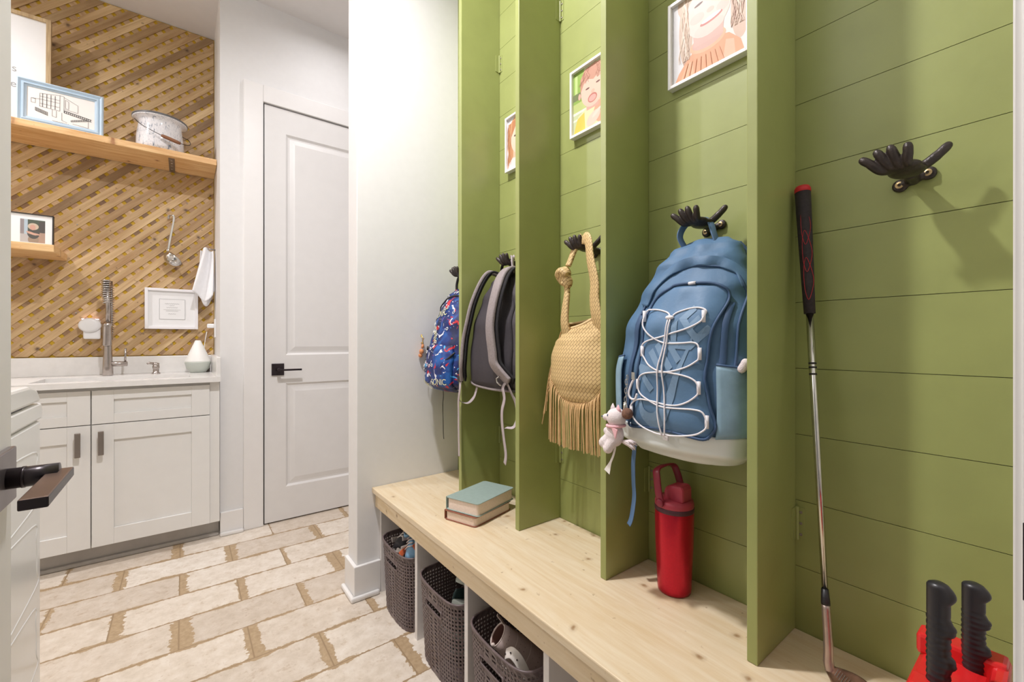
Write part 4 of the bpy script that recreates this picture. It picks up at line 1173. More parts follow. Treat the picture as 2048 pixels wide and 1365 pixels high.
# side pockets
def side_pocket(sgn, z0, z1, mat):
    m = MB(); vs = []; fs = []; nu, nv = 16, 14
    for j in range(nv + 1):
        z = z0 + (z1 - z0) * j / nv
        yc, w_, xf, xb, n = B.sec(z)
        for i in range(nu + 1):
            u = i / nu
            a = (.20 + .42 * u) * PI
            d = (xb - xf) / 2 + .008; cx = (xb + xf) / 2; ww = w_ + .006 + .002 * math.sin(PI * j / nv)
            vs.append((cx - d * math.copysign(abs(math.cos(a)) ** (2 / n), math.cos(a)), yc + sgn * ww * abs(math.sin(a)) ** (2 / n), z + .012 * math.sin(PI * u) * (j / nv - .5) * -1))
    for j in range(nv):
        for i in range(nu): fs.append((j * (nu + 1) + i, j * (nu + 1) + i + 1, (j + 1) * (nu + 1) + i + 1, (j + 1) * (nu + 1) + i))
    m.add(vs, fs)
    o = obj('side_pocket', m, mat, bp, smooth=True, solid=.003)
    e = MB(); e.tube([vs[nv * (nu + 1) + i] for i in range(nu + 1)], .0028, 8)
    obj('pocket_binding', e, 'blue_dark', o, smooth=True)
side_pocket(-1, .876, 1.03, 'blue_pocket'); side_pocket(1, .876, 1.043, 'blue_pocket')
# haul loop and shoulder strap mesh
m = MB(); m.ribbon(smoothpath([(.985, .582, 1.305), (.975, .592, 1.335), (.985, .586, 1.362), (1.0, .565, 1.378), (1.005, .545, 1.378), (1.0, .528, 1.362), (.99, .515, 1.335), (.99, .505, 1.305)], 6), (.95, -.25, .1), .018, .0035)
obj('haul_loop', m, 'blue_web', bp, smooth=True)
m = MB(); m.ribbon(smoothpath([(1.02, .485, 1.308), (1.015, .468, 1.285), (1.01, .450, 1.24), (1.01, .434, 1.18), (1.015, .428, 1.10), (1.03, .426, 1.0)], 6), (.9, -.5, -.1), .05, .011)
obj('shoulder_strap', m, 'mesh_navy', bp, smooth=True)
m = MB(); m.ribbon(smoothpath([(.93, .690, .85), (.928, .692, .80), (.93, .697, .76), (.935, .70, .71), (.935, .698, .67), (.925, .699, .62), (.92, .704, .60)], 6), (.3, .95, 0), .016, .002)
obj('webbing_tail', m, 'blue_web', bp, smooth=True)
m = MB(); x = B.front(.628, .965, .02)
m.tube(smoothpath([(x, .632, .99), (x, .640, .975), (x - .002, .645, .955), (x - .002, .640, .943), (x - .002, .628, .942), (x - .002, .622, .955)], 6), .0026, 8)
obj('zipper_pull', m, 'cord', bp, smooth=True)
m = MB(); m.box(x - .003, x + .003, .628, .637, .988, 1.005); m.tube([(x, .633, .985), (x, .636, .992), (x, .633, 1.0), (x, .630, .992)], .0012, 6, True)
obj('zipper_slider', m, 'chrome', bp)
# white fluffy item in the right pocket
m = MB()
for i in range(10): m.ball((.905 + .014 * math.sin(i * 2.1), .409 - .0012 * i, 1.024 + .004 * math.cos(i * 1.7) + .0012 * i), .009, 10, 8)
tag(obj('tissue_pack', m, 'plush', remesh=.003), 'white crumpled tissue poking from the blue backpack side pocket', 'tissue')

# ---------------- plush charm
pc = thing('plush_charm', (.835, .68, .83), 'small white plush animal charm with pink kerchief clipped on backpack', 'plush toy')
PX = .838
m = MB()
m.ball((PX, .6775, .893), (.024, .0245, .0235)); m.ball((PX - .008, .702, .891), (.009, .0105, .0085)); m.ball((PX, .683, .850), (.022, .023, .030))
m.ball((PX - .012, .705, .828), (.013, .0145, .0135)); m.ball((PX - .016, .690, .817), (.0125, .0125, .0125)); m.tube([(PX - .004, .692, .845), (PX - .014, .705, .829)], [.013, .013], 12); m.tube([(PX - .008, .680, .838), (PX - .016, .689, .820)], [.014, .012], 12)
m.ball((PX - .008, .697, .858), (.010, .012, .010))
obj('body', m, 'plush', pc, remesh=.0022)
m = MB()
for i in range(60):
    a = random.random() * 2 * PI; r = .012 * math.sqrt(random.random())
    s_ = Vector((PX + .004, .660, .836)); e = s_ + Vector((r * math.cos(a), -.024 - .012 * random.random(), -.004 + r * math.sin(a) * .9))
    m.tube([s_, s_.lerp(e, .6) + Vector((0, 0, .003)), e], [.0045, .0035, .0006], 5)
obj('tail', m, 'plush', pc, smooth=True)
for (a, b) in ((.668, .912), (.684, .914)):
    m = MB(); m.lathe([(.0085, 0), (.006, .008), (.001, .017)], (PX - .005, a, b - .004), 14, 'z', .5, 1); obj('ear', m, 'pink' if a < .67 else 'plush', pc, smooth=True)
m = MB(); m.tube([(PX + .021 * math.cos(t) * 1.05, .679 + .0205 * math.sin(t), .873 - .001 * math.sin(t)) for t in [2 * PI * i / 20 for i in range(20)]], .0035, 8, True)
m.prism([(.674, .872), (.657, .868), (.663, .846)], lambda a, b, d: (PX - .020 - d, a, b), .003)
obj('kerchief', m, 'pink', pc, smooth=False)
m = MB(); m.ball((PX - .0205, .687, .8985), (.0018, .0022, .0032), 10, 8); m.ball((PX - .016, .709, .893), (.002, .002, .0016), 8, 6)
obj('eye', m, 'blue_dark', pc, smooth=True)
m = MB()
for i in range(8):
    c_ = Vector((PX + .002 + .004 * (i % 2), .6535 - .0006 * i, .918 + .0105 * i)); q = PI / 2 * (i % 2)
    m.tube([c_ + Vector((.003 * math.cos(t) * math.sin(q), .003 * math.cos(t) * math.cos(q), .0068 * math.sin(t))) for t in [2 * PI * j / 12 for j in range(12)]], .0010, 5, True)
m.tube([(PX + .004, .654, .905), (PX + .004, .6535, .932)], .0055, 10)
obj('chain', m, 'chrome', pc, smooth=True)
obj('brown_bead', MB().ball((PX, .645, .906), .0135, 18, 12), 'brown_felt', pc, smooth=True)
m = MB(); m.ribbon(smoothpath([(PX - .006, .676, .822), (PX - .006, .682, .80), (PX - .006, .692, .778), (PX - .006, .702, .755)], 4), (.1, 1, .2), [.006] * 8 + [.008, .011, .015, .018, .020], .001)
tg = obj('care_tag', m, 'paper', pc)

# ---------------- straw bag
sb = thing('tote_bag', (.99, .93, .74), 'straw coloured woven shoulder bag with knotted strap and fringe', 'bag')
S = Body([(.868, .925, .05, .985, 1.035, 2.0), (.880, .925, .085, .962, 1.045, 2.1), (.91, .925, .117, .945, 1.05, 2.2), (.96, .925, .136, .935, 1.055, 2.3), (1.02, .925, .136, .936, 1.055, 2.3), (1.08, .922, .127, .945, 1.052, 2.2), (1.14, .914, .106, .958, 1.045, 2.1), (1.165, .91, .098, .966, 1.04, 2.0)], .007, 9, 3.3)
rings = []
for i in range(37):
    z = .868 + (1.165 - .868) * i / 36
    t = max(0, (z - 1.06) / .105)
    rings.append([(p[0], p[1], p[2] - .012 * t + t * .27 * (.91 - p[1]) + t * .9 * max(0, .86 - p[1]) + (t * .01 if p[0] > .99 else 0) - t * (.024 if p[0] < .99 else .008) * math.cos((p[1] - .92) / .1 * 1.4)) for p in S.ring(z, 56)])
m = MB(); m.loft(rings, caps=False); m.f.append(list(range(56))); m.mi.append(0)
obj('body', m, 'straw', sb, smooth=True, solid=.004)
m = MB(); m.tube(rings[-1], .0046, 8, True); obj('mouth_binding', m, 'straw_plain', sb, smooth=True)
def strap(pts, ws, th, wdir, mat, name):
    P = smoothpath(pts, 6); n = len(P)
    W_ = [ws[min(int(i / 6), len(ws) - 2)] + (ws[min(int(i / 6) + 1, len(ws) - 1)] - ws[min(int(i / 6), len(ws) - 2)]) * ((i % 6) / 6) for i in range(n)]
    rings = []
    for i in range(n):
        t = (P[min(i + 1, n - 1)] - P[max(i - 1, 0)]).normalized(); wd = Vector(wdir); wd = (wd - t * wd.dot(t)).normalized(); nn = t.cross(wd)
        rings.append([P[i] + wd * (W_[i] / 2 * math.cos(2 * PI * k / 14)) + nn * (th / 2 * math.sin(2 * PI * k / 14)) for k in range(14)])
    m = MB(); m.loft(rings)
    return obj(name, m, mat, sb, smooth=True)
strap([(.985, .945, 1.384), (.972, .914, 1.392), (.958, .880, 1.378), (.95, .864, 1.32), (.948, .846, 1.25), (.95, .848, 1.20), (.955, .842, 1.14), (.985, .84, 1.06)], [.032, .036, .040, .042, .05, .056, .064, .07], .012, (.35, .93, 0), 'straw', 'strap')
strap([(.985, .945, 1.384), (.98, .958, 1.365), (.972, .966, 1.335), (.966, .972, 1.315)], [.03, .032, .026, .03], .016, (.3, .95, 0), 'straw', 'strap')
m = MB(); m.ball((.964, .984, 1.292), (.019, .022, .024), 18, 12); m.ball((.966, .974, 1.265), (.016, .018, .022), 16, 12); m.tube(smoothpath([(.95, .962, 1.285), (.944, .98, 1.30), (.952, 1.003, 1.29), (.966, .998, 1.268), (.955, .975, 1.262)], 5), .011, 12)
obj('knot', m, 'straw', sb, remesh=.003)
strap([(.966, .978, 1.27), (.968, .978, 1.235), (.966, .978, 1.215), (.964, .982, 1.18), (.966, .986, 1.13), (.985, .98, 1.06)], [.024, .022, .028, .038, .05, .06], .018, (.3, .95, 0), 'straw', 'strap')
m = MB(); 
for i in range(62):
    u = i / 61
    y = 1.052 - .262 * u
    z0 = .878 + .10 * abs((y - .925) / .135) ** 2.2 + .012
    x0 = S.front(y, max(z0, .9), .001)
    x0 = min(x0, .99)
    L = z0 - (.742 + .006 * random.random() + .02 * max(0, .3 - u))
    sw = .012 * (random.random() - .5); dx_ = .006 * (random.random() - .5)
    m.ribbon(smoothpath([(x0 + .004, y, z0), (x0 - .003 + dx_, y + .002, z0 - .02), (x0 - .001 + dx_ * 2, y + sw * .5 + .004, z0 - L * .5), (x0 + dx_ * 2, y + sw + .006 * (1 - u), z0 - L)], 3), (.3, .95, 0), .0036, .0016)
for i in range(14):
    u = i / 13
    z0 = 1.125 - .2 * u; y0 = 1.0 + .062 * math.sin(u * 1.5) 
    L = .15 - .03 * u + .03 * random.random()
    m.ribbon(smoothpath([(.975, y0, z0), (.97, y0 + .014, z0 - .03), (.972, y0 + .026, z0 - L * .6), (.972, y0 + .03 + .012 * random.random(), z0 - L)], 4), (.8, .5, 0), .0038, .0016)
obj('fringe', m, 'fringe', sb)

# ---------------- charcoal backpack
gb = thing('backpack', (.97, 1.30, .90), 'charcoal backpack hung with its light grey shoulder straps outward', 'backpack')
D = Body([(.892, 1.302, .10, .93, 1.03, 2.6), (.898, 1.302, .145, .895, 1.045, 3.4), (.92, 1.302, .158, .886, 1.052, 4.0), (1.0, 1.302, .162, .885, 1.055, 4.0), (1.13, 1.302, .156, .893, 1.055, 3.6), (1.235, 1.302, .136, .918, 1.052, 3.0), (1.30, 1.302, .108, .945, 1.048, 2.6), (1.335, 1.302, .075, .968, 1.04, 2.3), (1.345, 1.302, .04, .985, 1.03, 2.0)], .0025, 14, 8)
obj('body', D.mesh(.892, 1.345, 46), 'charcoal', gb, smooth=True)
obj('back_panel', D.patch(lerp([(.915, 1.44), (1.05, 1.438), (1.2, 1.415), (1.32, 1.36)]), lerp([(.915, 1.17), (1.05, 1.17), (1.2, 1.19), (1.32, 1.25)]), .915, 1.32, .002, .007), plain('dark_nylon', rgb(62, 57, 62), .8, vary=.08, scale=120, bump=.2), gb, smooth=True, solid=.003)
m = D.line([(1.452, .922), (1.38, .908), (1.28, .903), (1.17, .905)], .005, .003); obj('bottom_piping', m, 'grey_strap', gb, smooth=True)
def pstrap(P, wd, th, name, mat, dirs=(.12, 1, 0)):
    m = MB(); m.ribbon(smoothpath(P, 6), dirs, wd, th); return obj(name, m, mat, gb, smooth=True)
SL = [(.99, 1.385, 1.338), (.955, 1.40, 1.345), (.92, 1.405, 1.305), (.885, 1.412, 1.225), (.868, 1.42, 1.148), (.860, 1.433, 1.079), (.855, 1.438, 1.0), (.858, 1.446, .965), (.866, 1.455, .930)]
SR = [(.99, 1.262, 1.338), (.955, 1.268, 1.346), (.915, 1.26, 1.315), (.878, 1.238, 1.262), (.858, 1.236, 1.198), (.850, 1.238, 1.14), (.850, 1.236, 1.095), (.854, 1.230, 1.04), (.858, 1.226, 1.0), (.868, 1.203, .97), (.884, 1.172, .937)]
pstrap(SL, .046, .013, 'shoulder_strap', 'grey_strap', (.6, .8, 0)); pstrap(SR, .05, .013, 'shoulder_strap', 'grey_strap')
dk = plain('black_mesh_pad', rgb(30, 28, 31), .9, vary=.2, scale=200)
pstrap([(a + .012, b - .008, c) for a, b, c in SL], .048, .008, 'strap_padding', dk, (.6, .8, 0)); pstrap([(a + .011, b - .012, c) for a, b, c in SR], .054, .008, 'strap_padding', dk)
m = MB(); m.ribbon(smoothpath([(.995, 1.365, 1.335), (.985, 1.352, 1.365), (.99, 1.33, 1.39), (1.0, 1.30, 1.389)], 6), (.8, .5, .2), .022, .005); obj('haul_loop', m, dk, gb, smooth=True)
m = MB(); m.ribbon(smoothpath([(1.0, 1.30, 1.389), (.985, 1.285, 1.396), (.975, 1.272, 1.38), (.97, 1.262, 1.35), (.975, 1.258, 1.33)], 6), (.8, .5, .2), .018, .005); obj('haul_loop', m, 'web_grey', gb, smooth=True)
def web(P, name='webbing_tail', mat='web_grey', wd=.021): 
    m = MB(); m.ribbon(smoothpath(P, 6), (.25, .97, 0), wd, .002); return obj(name, m, mat, gb, smooth=True)
web([(.866, 1.462, .93), (.856, 1.452, .905), (.852, 1.45, .88), (.858, 1.468, .84), (.862, 1.474, .79), (.862, 1.474, .732), (.86, 1.468, .664), (.858, 1.464, .626)])
web([(.860, 1.470, .85), (.87, 1.466, .838), (.885, 1.440, .838), (.89, 1.405, .862), (.9, 1.40, .90)])
web([(.882, 1.19, .935), (.876, 1.198, .915), (.873, 1.185, .88), (.873, 1.198, .84), (.874, 1.20, .80), (.874, 1.19, .745), (.874, 1.178, .69), (.874, 1.184, .657)])
web([(.886, 1.185, .93), (.893, 1.172, .90), (.897, 1.152, .866), (.896, 1.142, .82), (.888, 1.152, .788), (.876, 1.18, .782)])
m = MB(); m.box(.855, .870, 1.448, 1.475, .918, .94); obj('buckle', m, 'black', gb, bevel=.003)
m = MB(); m.tube([(.866, 1.195, .925), (.862, 1.212, .935), (.862, 1.216, .948), (.866, 1.205, .955)], .003, 8); obj('buckle', m, 'chrome', gb, smooth=True)

# ---------------- patterned child's backpack
kb = thing('backpack', (.95, 1.66, .85), 'small bright blue patterned backpack hanging beside the white wall', 'backpack')
K = Body([(.858, 1.662, .09, .91, 1.03, 2.4), (.868, 1.662, .128, .88, 1.045, 2.8), (.90, 1.662, .148, .862, 1.052, 3.0), (.96, 1.662, .149, .858, 1.055, 3.0), (1.05, 1.662, .146, .870, 1.055, 2.8), (1.15, 1.662, .137, .893, 1.053, 2.6), (1.22, 1.662, .122, .915, 1.05, 2.4), (1.28, 1.662, .10, .945, 1.045, 2.2), (1.31, 1.662, .06, .975, 1.035, 2.0)], .005, 12, 12)
obj('body', K.mesh(.858, 1.31, 46), 'kid', kb, smooth=True)
fp = obj('front_pocket', K.patch(lerp([(.88, 1.77), (1.0, 1.775), (1.06, 1.755)]), lerp([(.88, 1.55), (1.0, 1.545), (1.06, 1.56)]), .875, 1.06, .002, .016), 'kid', kb, smooth=True, solid=.003)
obj('zipper', K.line([(1.772, .96), (1.768, 1.03), (1.745, 1.05), (1.68, 1.0), (1.62, .985), (1.57, 1.0), (1.54, 1.03)], .0042, .012), 'black', kb, smooth=True)
obj('zipper', K.line([(1.78, 1.17), (1.765, 1.22), (1.72, 1.262), (1.66, 1.275), (1.6, 1.27), (1.55, 1.24)], .004, .002), 'black', kb, smooth=True)
m = MB(); vs_all = []
rn = random.Random(3)
for (y, z) in ((1.70, 1.275), (1.65, 1.225), (1.68, 1.222), (1.76, 1.155), (1.755, 1.12), (1.725, 1.115), (1.70, 1.105), (1.69, 1.075), (1.72, 1.06), (1.70, 1.045), (1.735, .985), (1.71, .975), (1.685, .972), (1.75, .97), (1.66, .975), (1.74, 1.03), (1.8, .99), (1.79, .95), (1.62, 1.13), (1.6, 1.2)):
    x = K.front(y, z, .013 if z < 1.04 else .002)
    m.tube([(K.front(y + .006 * math.cos(t), z + .006 * math.sin(t), .019 if z < 1.05 else .002), y + .006 * math.cos(t), z + .006 * math.sin(t)) for t in [2 * PI * i / 14 for i in range(14)]], .0014, 5, True)
obj('printed_rings', m, 'white_plastic', kb, smooth=True)
m = MB()
for (txt, y, z, size, ang) in (('SONIC', 1.772, 1.178, .042, .12), ('SONIC', 1.755, 1.150, .038, -1.0), ('SONIC', 1.79, .895, .034, -.25), ('SONIC', 1.665, .892, .036, .05)):
    vs, fs = text_faces(txt, size)
    Q = []
    for a, b, _ in vs:
        a2, b2 = a * math.cos(ang) - b * math.sin(ang), a * math.sin(ang) + b * math.cos(ang)
        yy, zz = y - a2, z + b2
        Q.append((K.front(yy, zz, .020 if zz < 1.055 else .0045), yy, zz))
    m.add(Q, fs)
obj('printed_letters', m, plain('cream_print', rgb(226, 222, 176), .6), kb, fixn=False)
m = MB(); m.tube(smoothpath([(.985, 1.70, 1.30), (.985, 1.70, 1.335), (.99, 1.685, 1.372), (1.0, 1.66, 1.382), (1.0, 1.64, 1.372), (.99, 1.625, 1.335), (.985, 1.625, 1.30)], 5), .006, 8); obj('haul_loop', m, 'black', kb, smooth=True)
m = MB(); m.ribbon(smoothpath([(.95, 1.772, .87), (.952, 1.765, .83), (.95, 1.768, .78), (.95, 1.764, .70), (.95, 1.762, .65), (.95, 1.758, .628)], 5), (.3, .95, 0), .008, .002); obj('webbing_tail', m, 'black', kb, smooth=True)
ky = thing('key_charm', (.862, 1.805, 1.03), 'small gold star charm clipped to the patterned blue backpack', 'charm')
m = MB(); st = [(1.822 + (.024 if i % 2 == 0 else .012) * math.sin(2 * PI * i / 10), 1.083 + (.024 if i % 2 == 0 else .012) * math.cos(2 * PI * i / 10)) for i in range(10)]
m.tube([(.87, a, b) for a, b in st], .0022, 6, True); obj('star', m, 'gold', ky)
m = MB(); m.tube([(.872, 1.812, 1.062), (.868, 1.81, 1.045)], .006, 10); m.ball((.862, 1.806, 1.03), (.010, .012, .012)); m.ball((.86, 1.812, 1.012), (.009, .011, .010)); obj('bead', m, col('orange_bead', 214, 140, 90), ky, smooth=True)

# ================================================================== BOTTLE
bxc, byc = .982, .612
bo = thing('water_bottle', (bxc, byc, BT), 'tall red insulated water bottle standing under the blue backpack', 'bottle')
obj('flask', MB().lathe([(.034, 0), (.0395, .003), (.0405, .012), (.041, .03), (.0455, .13), (.0465, .19), (.0465, .202), (.046, .204)], (bxc, byc, BT), 48), 'bottle_red', bo, smooth=True)
obj('gasket', MB().lathe([(.0465, .203), (.0472, .206), (.0472, .213), (.046, .215)], (bxc, byc, BT), 48), 'gasket', bo, smooth=True)
lid = obj('lid', MB().lathe([(.046, .214), (.0465, .217), (.0465, .224), (.044, .231), (.001, .234)], (bxc, byc, BT), 48), 'rose_lid', bo, smooth=True)
m = MB(); 
prof = [(-.036, .228), (-.036, .262), (-.030, .272), (.0, .268), (.012, .262), (.016, .25), (.016, .228)]
m.prism(prof, lambda a, b, d: (bxc - .022 + d, byc + a, BT + b), .044); obj('spout_cover', m, 'rose_lid', lid, bevel=.006)
m = MB(); hy = [(-.047, .012, .228), (-.05, .016, .25), (-.045, .024, .285), (-.036, .030, .303), (0, .031, .308), (.036, .030, .303), (.045, .024, .285), (.05, .016, .25), (.047, .012, .228)]
m.ribbon(smoothpath([(bxc + a * .98, byc + b - .004, BT + c) for a, b, c in hy], 5), [(0, 1, -.3)] * 41, .019, .005)
obj('carry_handle', m, 'maroon', bo, smooth=True)
for s_ in (-1, 1): obj('pivot', MB().lathe([(.010, s_ * .047), (.010, s_ * .053), (.008, s_ * .0545), (.001, s_ * .0545)], (bxc, byc + .008, BT + .228), 20, 'x'), 'maroon', bo, smooth=True)

# ================================================================== BOOKS
def book(name, z0, h, cover, pages, pts, label):
    t = thing(name, ((pts[0][0] + pts[2][0]) / 2, (pts[0][1] + pts[2][1]) / 2, z0), label, 'book', 'books on the bench')
    P = [Vector((a, b, 0)) for a, b in pts]; c = sum(P, Vector()) / 4
    def rr(P, inset, rad, n=5):
        out = []
        for i in range(4):
            p = P[i]; a = (P[i - 1] - p).normalized(); b = (P[(i + 1) % 4] - p).normalized()
            q = p + (a + b) * inset
            for k in range(n + 1):
                u = k / n; out.append(tuple((q + a * rad * (1 - u) ** 2 + b * rad * u ** 2)[:2]))
        return out
    out = rr(P, 0, .012); inn = rr(P, .004, .012)
    m = MB(); F = lambda a, b, d: (a, b, d)
    m.prism(out, lambda a, b, d: (a, b, z0 + d), .003); m.prism(out, lambda a, b, d: (a, b, z0 + h - .003 + d), .003)
    sp = [P[0], P[3]]
    n = (P[0] - P[1]).normalized()
    m.prism([tuple((P[3] + (P[0] - P[3]) * .02)[:2]), tuple((P[0] + (P[3] - P[0]) * .02)[:2]), tuple((P[0] + (P[3] - P[0]) * .02 + n * .003)[:2]), tuple((P[3] + (P[0] - P[3]) * .02 + n * .003)[:2])], lambda a, b, d: (a, b, z0 + .0005 + d), h - .001)
    obj('cover', m, cover, t, bevel=.0012)
    m = MB(); m.prism(inn, lambda a, b, d: (a, b, z0 + .003 + d), h - .006); obj('pages', m, pages, t)
    m = MB(); e = P[1] + (P[2] - P[1]) * .1 
    return t
pgm = plain('page_block', rgb(232, 214, 200), .8, vary=.05, scale=160)
pgm2 = plain('page_block_warm', rgb(226, 206, 190), .8, vary=.06, scale=160)
book('book', BT + .0005, .033, 'book_brown', pgm2, [(.728, 1.345), (.775, 1.215), (.968, 1.268), (.925, 1.40)], 'brown leather book at the bottom of the pair on the bench')
book('book', BT + .034, .044, 'book_teal', pgm, [(.734, 1.345), (.784, 1.212), (.985, 1.274), (.940, 1.405)], 'teal covered thick book on top of the brown one')

# ================================================================== GOLF CLUB
gc = thing('golf_club', (.97, .27, BT), 'steel golf iron with dark red grip leaning in the corner', 'golf club')
g0, g1, g2, g3 = Vector((1.040, .349, 1.396)), Vector((1.015, .328, 1.135)), Vector((.962, .2855, .599)), Vector((.953, .278, .515))
m = MB(); m.tube([g0, g0.lerp(g1, .25), g0.lerp(g1, .7), g1], [.0145, .0135, .0115, .0100], 20); gp = obj('grip', m, 'club_black', gc, smooth=True)
m = MB(); dz = (g0 - g1).normalized(); m.tube([g0 - dz * .004, g0 + dz * .004, g0 + dz * .009], [.0150, .0150, .0125], 20); obj('grip_cap', m, 'club_red', gp, smooth=True)
m = MB()
sd_ = Vector((-.75, -.6, 0)).normalized(); nr_ = dz.cross(sd_).normalized()
for q in range(3):
    a0 = g0.lerp(g1, .30 + .22 * q)
    P = [(0, .06, -.3), (.035, .02, .1), (.05, -.02, .5), (.03, -.07, .2), (0, -.05, -.2)]
    m.tube(smoothpath([a0 + dz * b * .8 + (sd_ * math.cos(c) + nr_ * math.sin(c)) * .0132 for a, b, c in [(0, .06, -.4), (0, .03, .2), (0, 0, .5), (0, -.03, .1), (0, -.05, -.4), (0, -.02, -.8), (0, .03, -.8)]], 5, True), .0004, 4, True)
obj('grip_stitching', m, 'club_red', gp)
m = MB(); m.tube([g1 + dz * .002, g1.lerp(g2, .5), g2], [.0068, .0060, .0050], 20); sf = obj('shaft', m, 'chrome', gc, smooth=True)
m = MB()
for f_ in (.185, .20, .225): m.tube([g1.lerp(g2, f_), g1.lerp(g2, f_ + .006)], .0069, 20)
obj('shaft_bands', m, 'black', sf, smooth=True)
m = MB(); m.tube([g2 + dz * .012, g2 - dz * .012, g2 - dz * .016], [.0058, .0075, .0075], 20); obj('ferrule', m, 'black', gc, smooth=True)
m = MB(); m.tube(smoothpath([g2 - dz * .014, g3, g3 + Vector((-.003, -.001, -.03)), g3 + Vector((-.004, -.006, -.047))], 5), [.0072] * 5 + [.0078] * 5 + [.0085] * 5 + [.008], 16)
obj('hosel', m, 'copper', gc, smooth=True)
hb = Vector((.952, .272, .463))
rings = []
for i in range(13):
    u = i / 12
    ctr = hb + Vector((-.056 * u, -.062 * u, .006 + .012 * u)); hh = .010 + .018 * math.sin(min(1, u * 1.25) * PI / 2) if u < .9 else .022
    th = .0075 - .002 * u
    upv = Vector((.42, -.32, .85)).normalized(); nv_ = Vector((-.62, .56, .5)).normalized()
    sc_ = 1 if u < .93 else .5
    rings.append([ctr + upv * (hh * sc_ * math.cos(2 * PI * k / 16)) + nv_ * (th * sc_ * (1.5 if math.cos(2 * PI * k / 16) < -.3 else .8) * math.sin(2 * PI * k / 16)) for k in range(16)])
m = MB(); m.loft(rings); obj('club_head', m, 'club_head', gc, smooth=True)
m = MB()
for i in range(9):
    u = .2 + .07 * i
    ctr = hb + Vector((-.056 * u, -.062 * u, .006 + .012 * u)) + Vector((-.62, .56, .5)).normalized() * .0062
    upv = Vector((.42, -.32, .85)).normalized()
    m.tube([ctr - upv * .012, ctr + upv * .012], .0005, 4)
obj('face_grooves', m, 'chrome', gc)

# ================================================================== RED TOY
ry = thing('stilt_toy', (.83, .11, BT), 'red plastic toy with two black ribbed grips in the corner', 'toy')
prof = [(.150, 0), (.055, 0), (.052, .16), (.07, .182), (.118, .184), (.138, .172)]
m = MB(); m.prism([(a, b) for a, b in prof], lambda a, b, d: (.735 + d, a, BT + .001 + b), .15); obj('body', m, 'red_plastic', ry, bevel=.008)
m = MB(); m.box(.74, .775, .052, .132, BT + .165, BT + .19); m.box(.845, .88, .052, .14, BT + .175, BT + .205); m.box(.74, .88, .05, .066, BT + .17, BT + .2)
obj('top_rails', m, 'red_plastic', ry, bevel=.005)
m = MB(); m.ball((.738, .062, BT + .205), (.02, .013, .02), 20, 12); obj('reflector', m, 'amber', ry, smooth=True)
def grip(x, y, z0, z1, flip):
    rings = []; n = 60
    for i in range(n + 1):
        u = i / n; z = z0 + (z1 - z0) * u
        g_ = .0035 * max(0, math.sin(u * PI * 2 * 3.6)) if u > .22 else 0
        rib = .0006 * math.sin(u * 120) if u < .75 else 0
        s_ = 1 if u < .96 else math.sqrt(max(.1, 1 - ((u - .96) / .045) ** 2))
        ring = []
        for k in range(24):
            a = 2 * PI * k / 24
            ex = g_ * (1.5 if math.cos(a) > .3 else 0)
            ring.append((x + (.0105 + rib) * s_ * math.sin(a), y - (.0115 + rib + ex) * s_ * math.cos(a), z))
        rings.append(ring)
    m = MB(); m.loft(rings)
    return obj('grip', m, 'rubber', ry, smooth=True)
grip(.77, .106, BT + .165, .770, 1); grip(.850, .083, BT + .165, .752, 1)

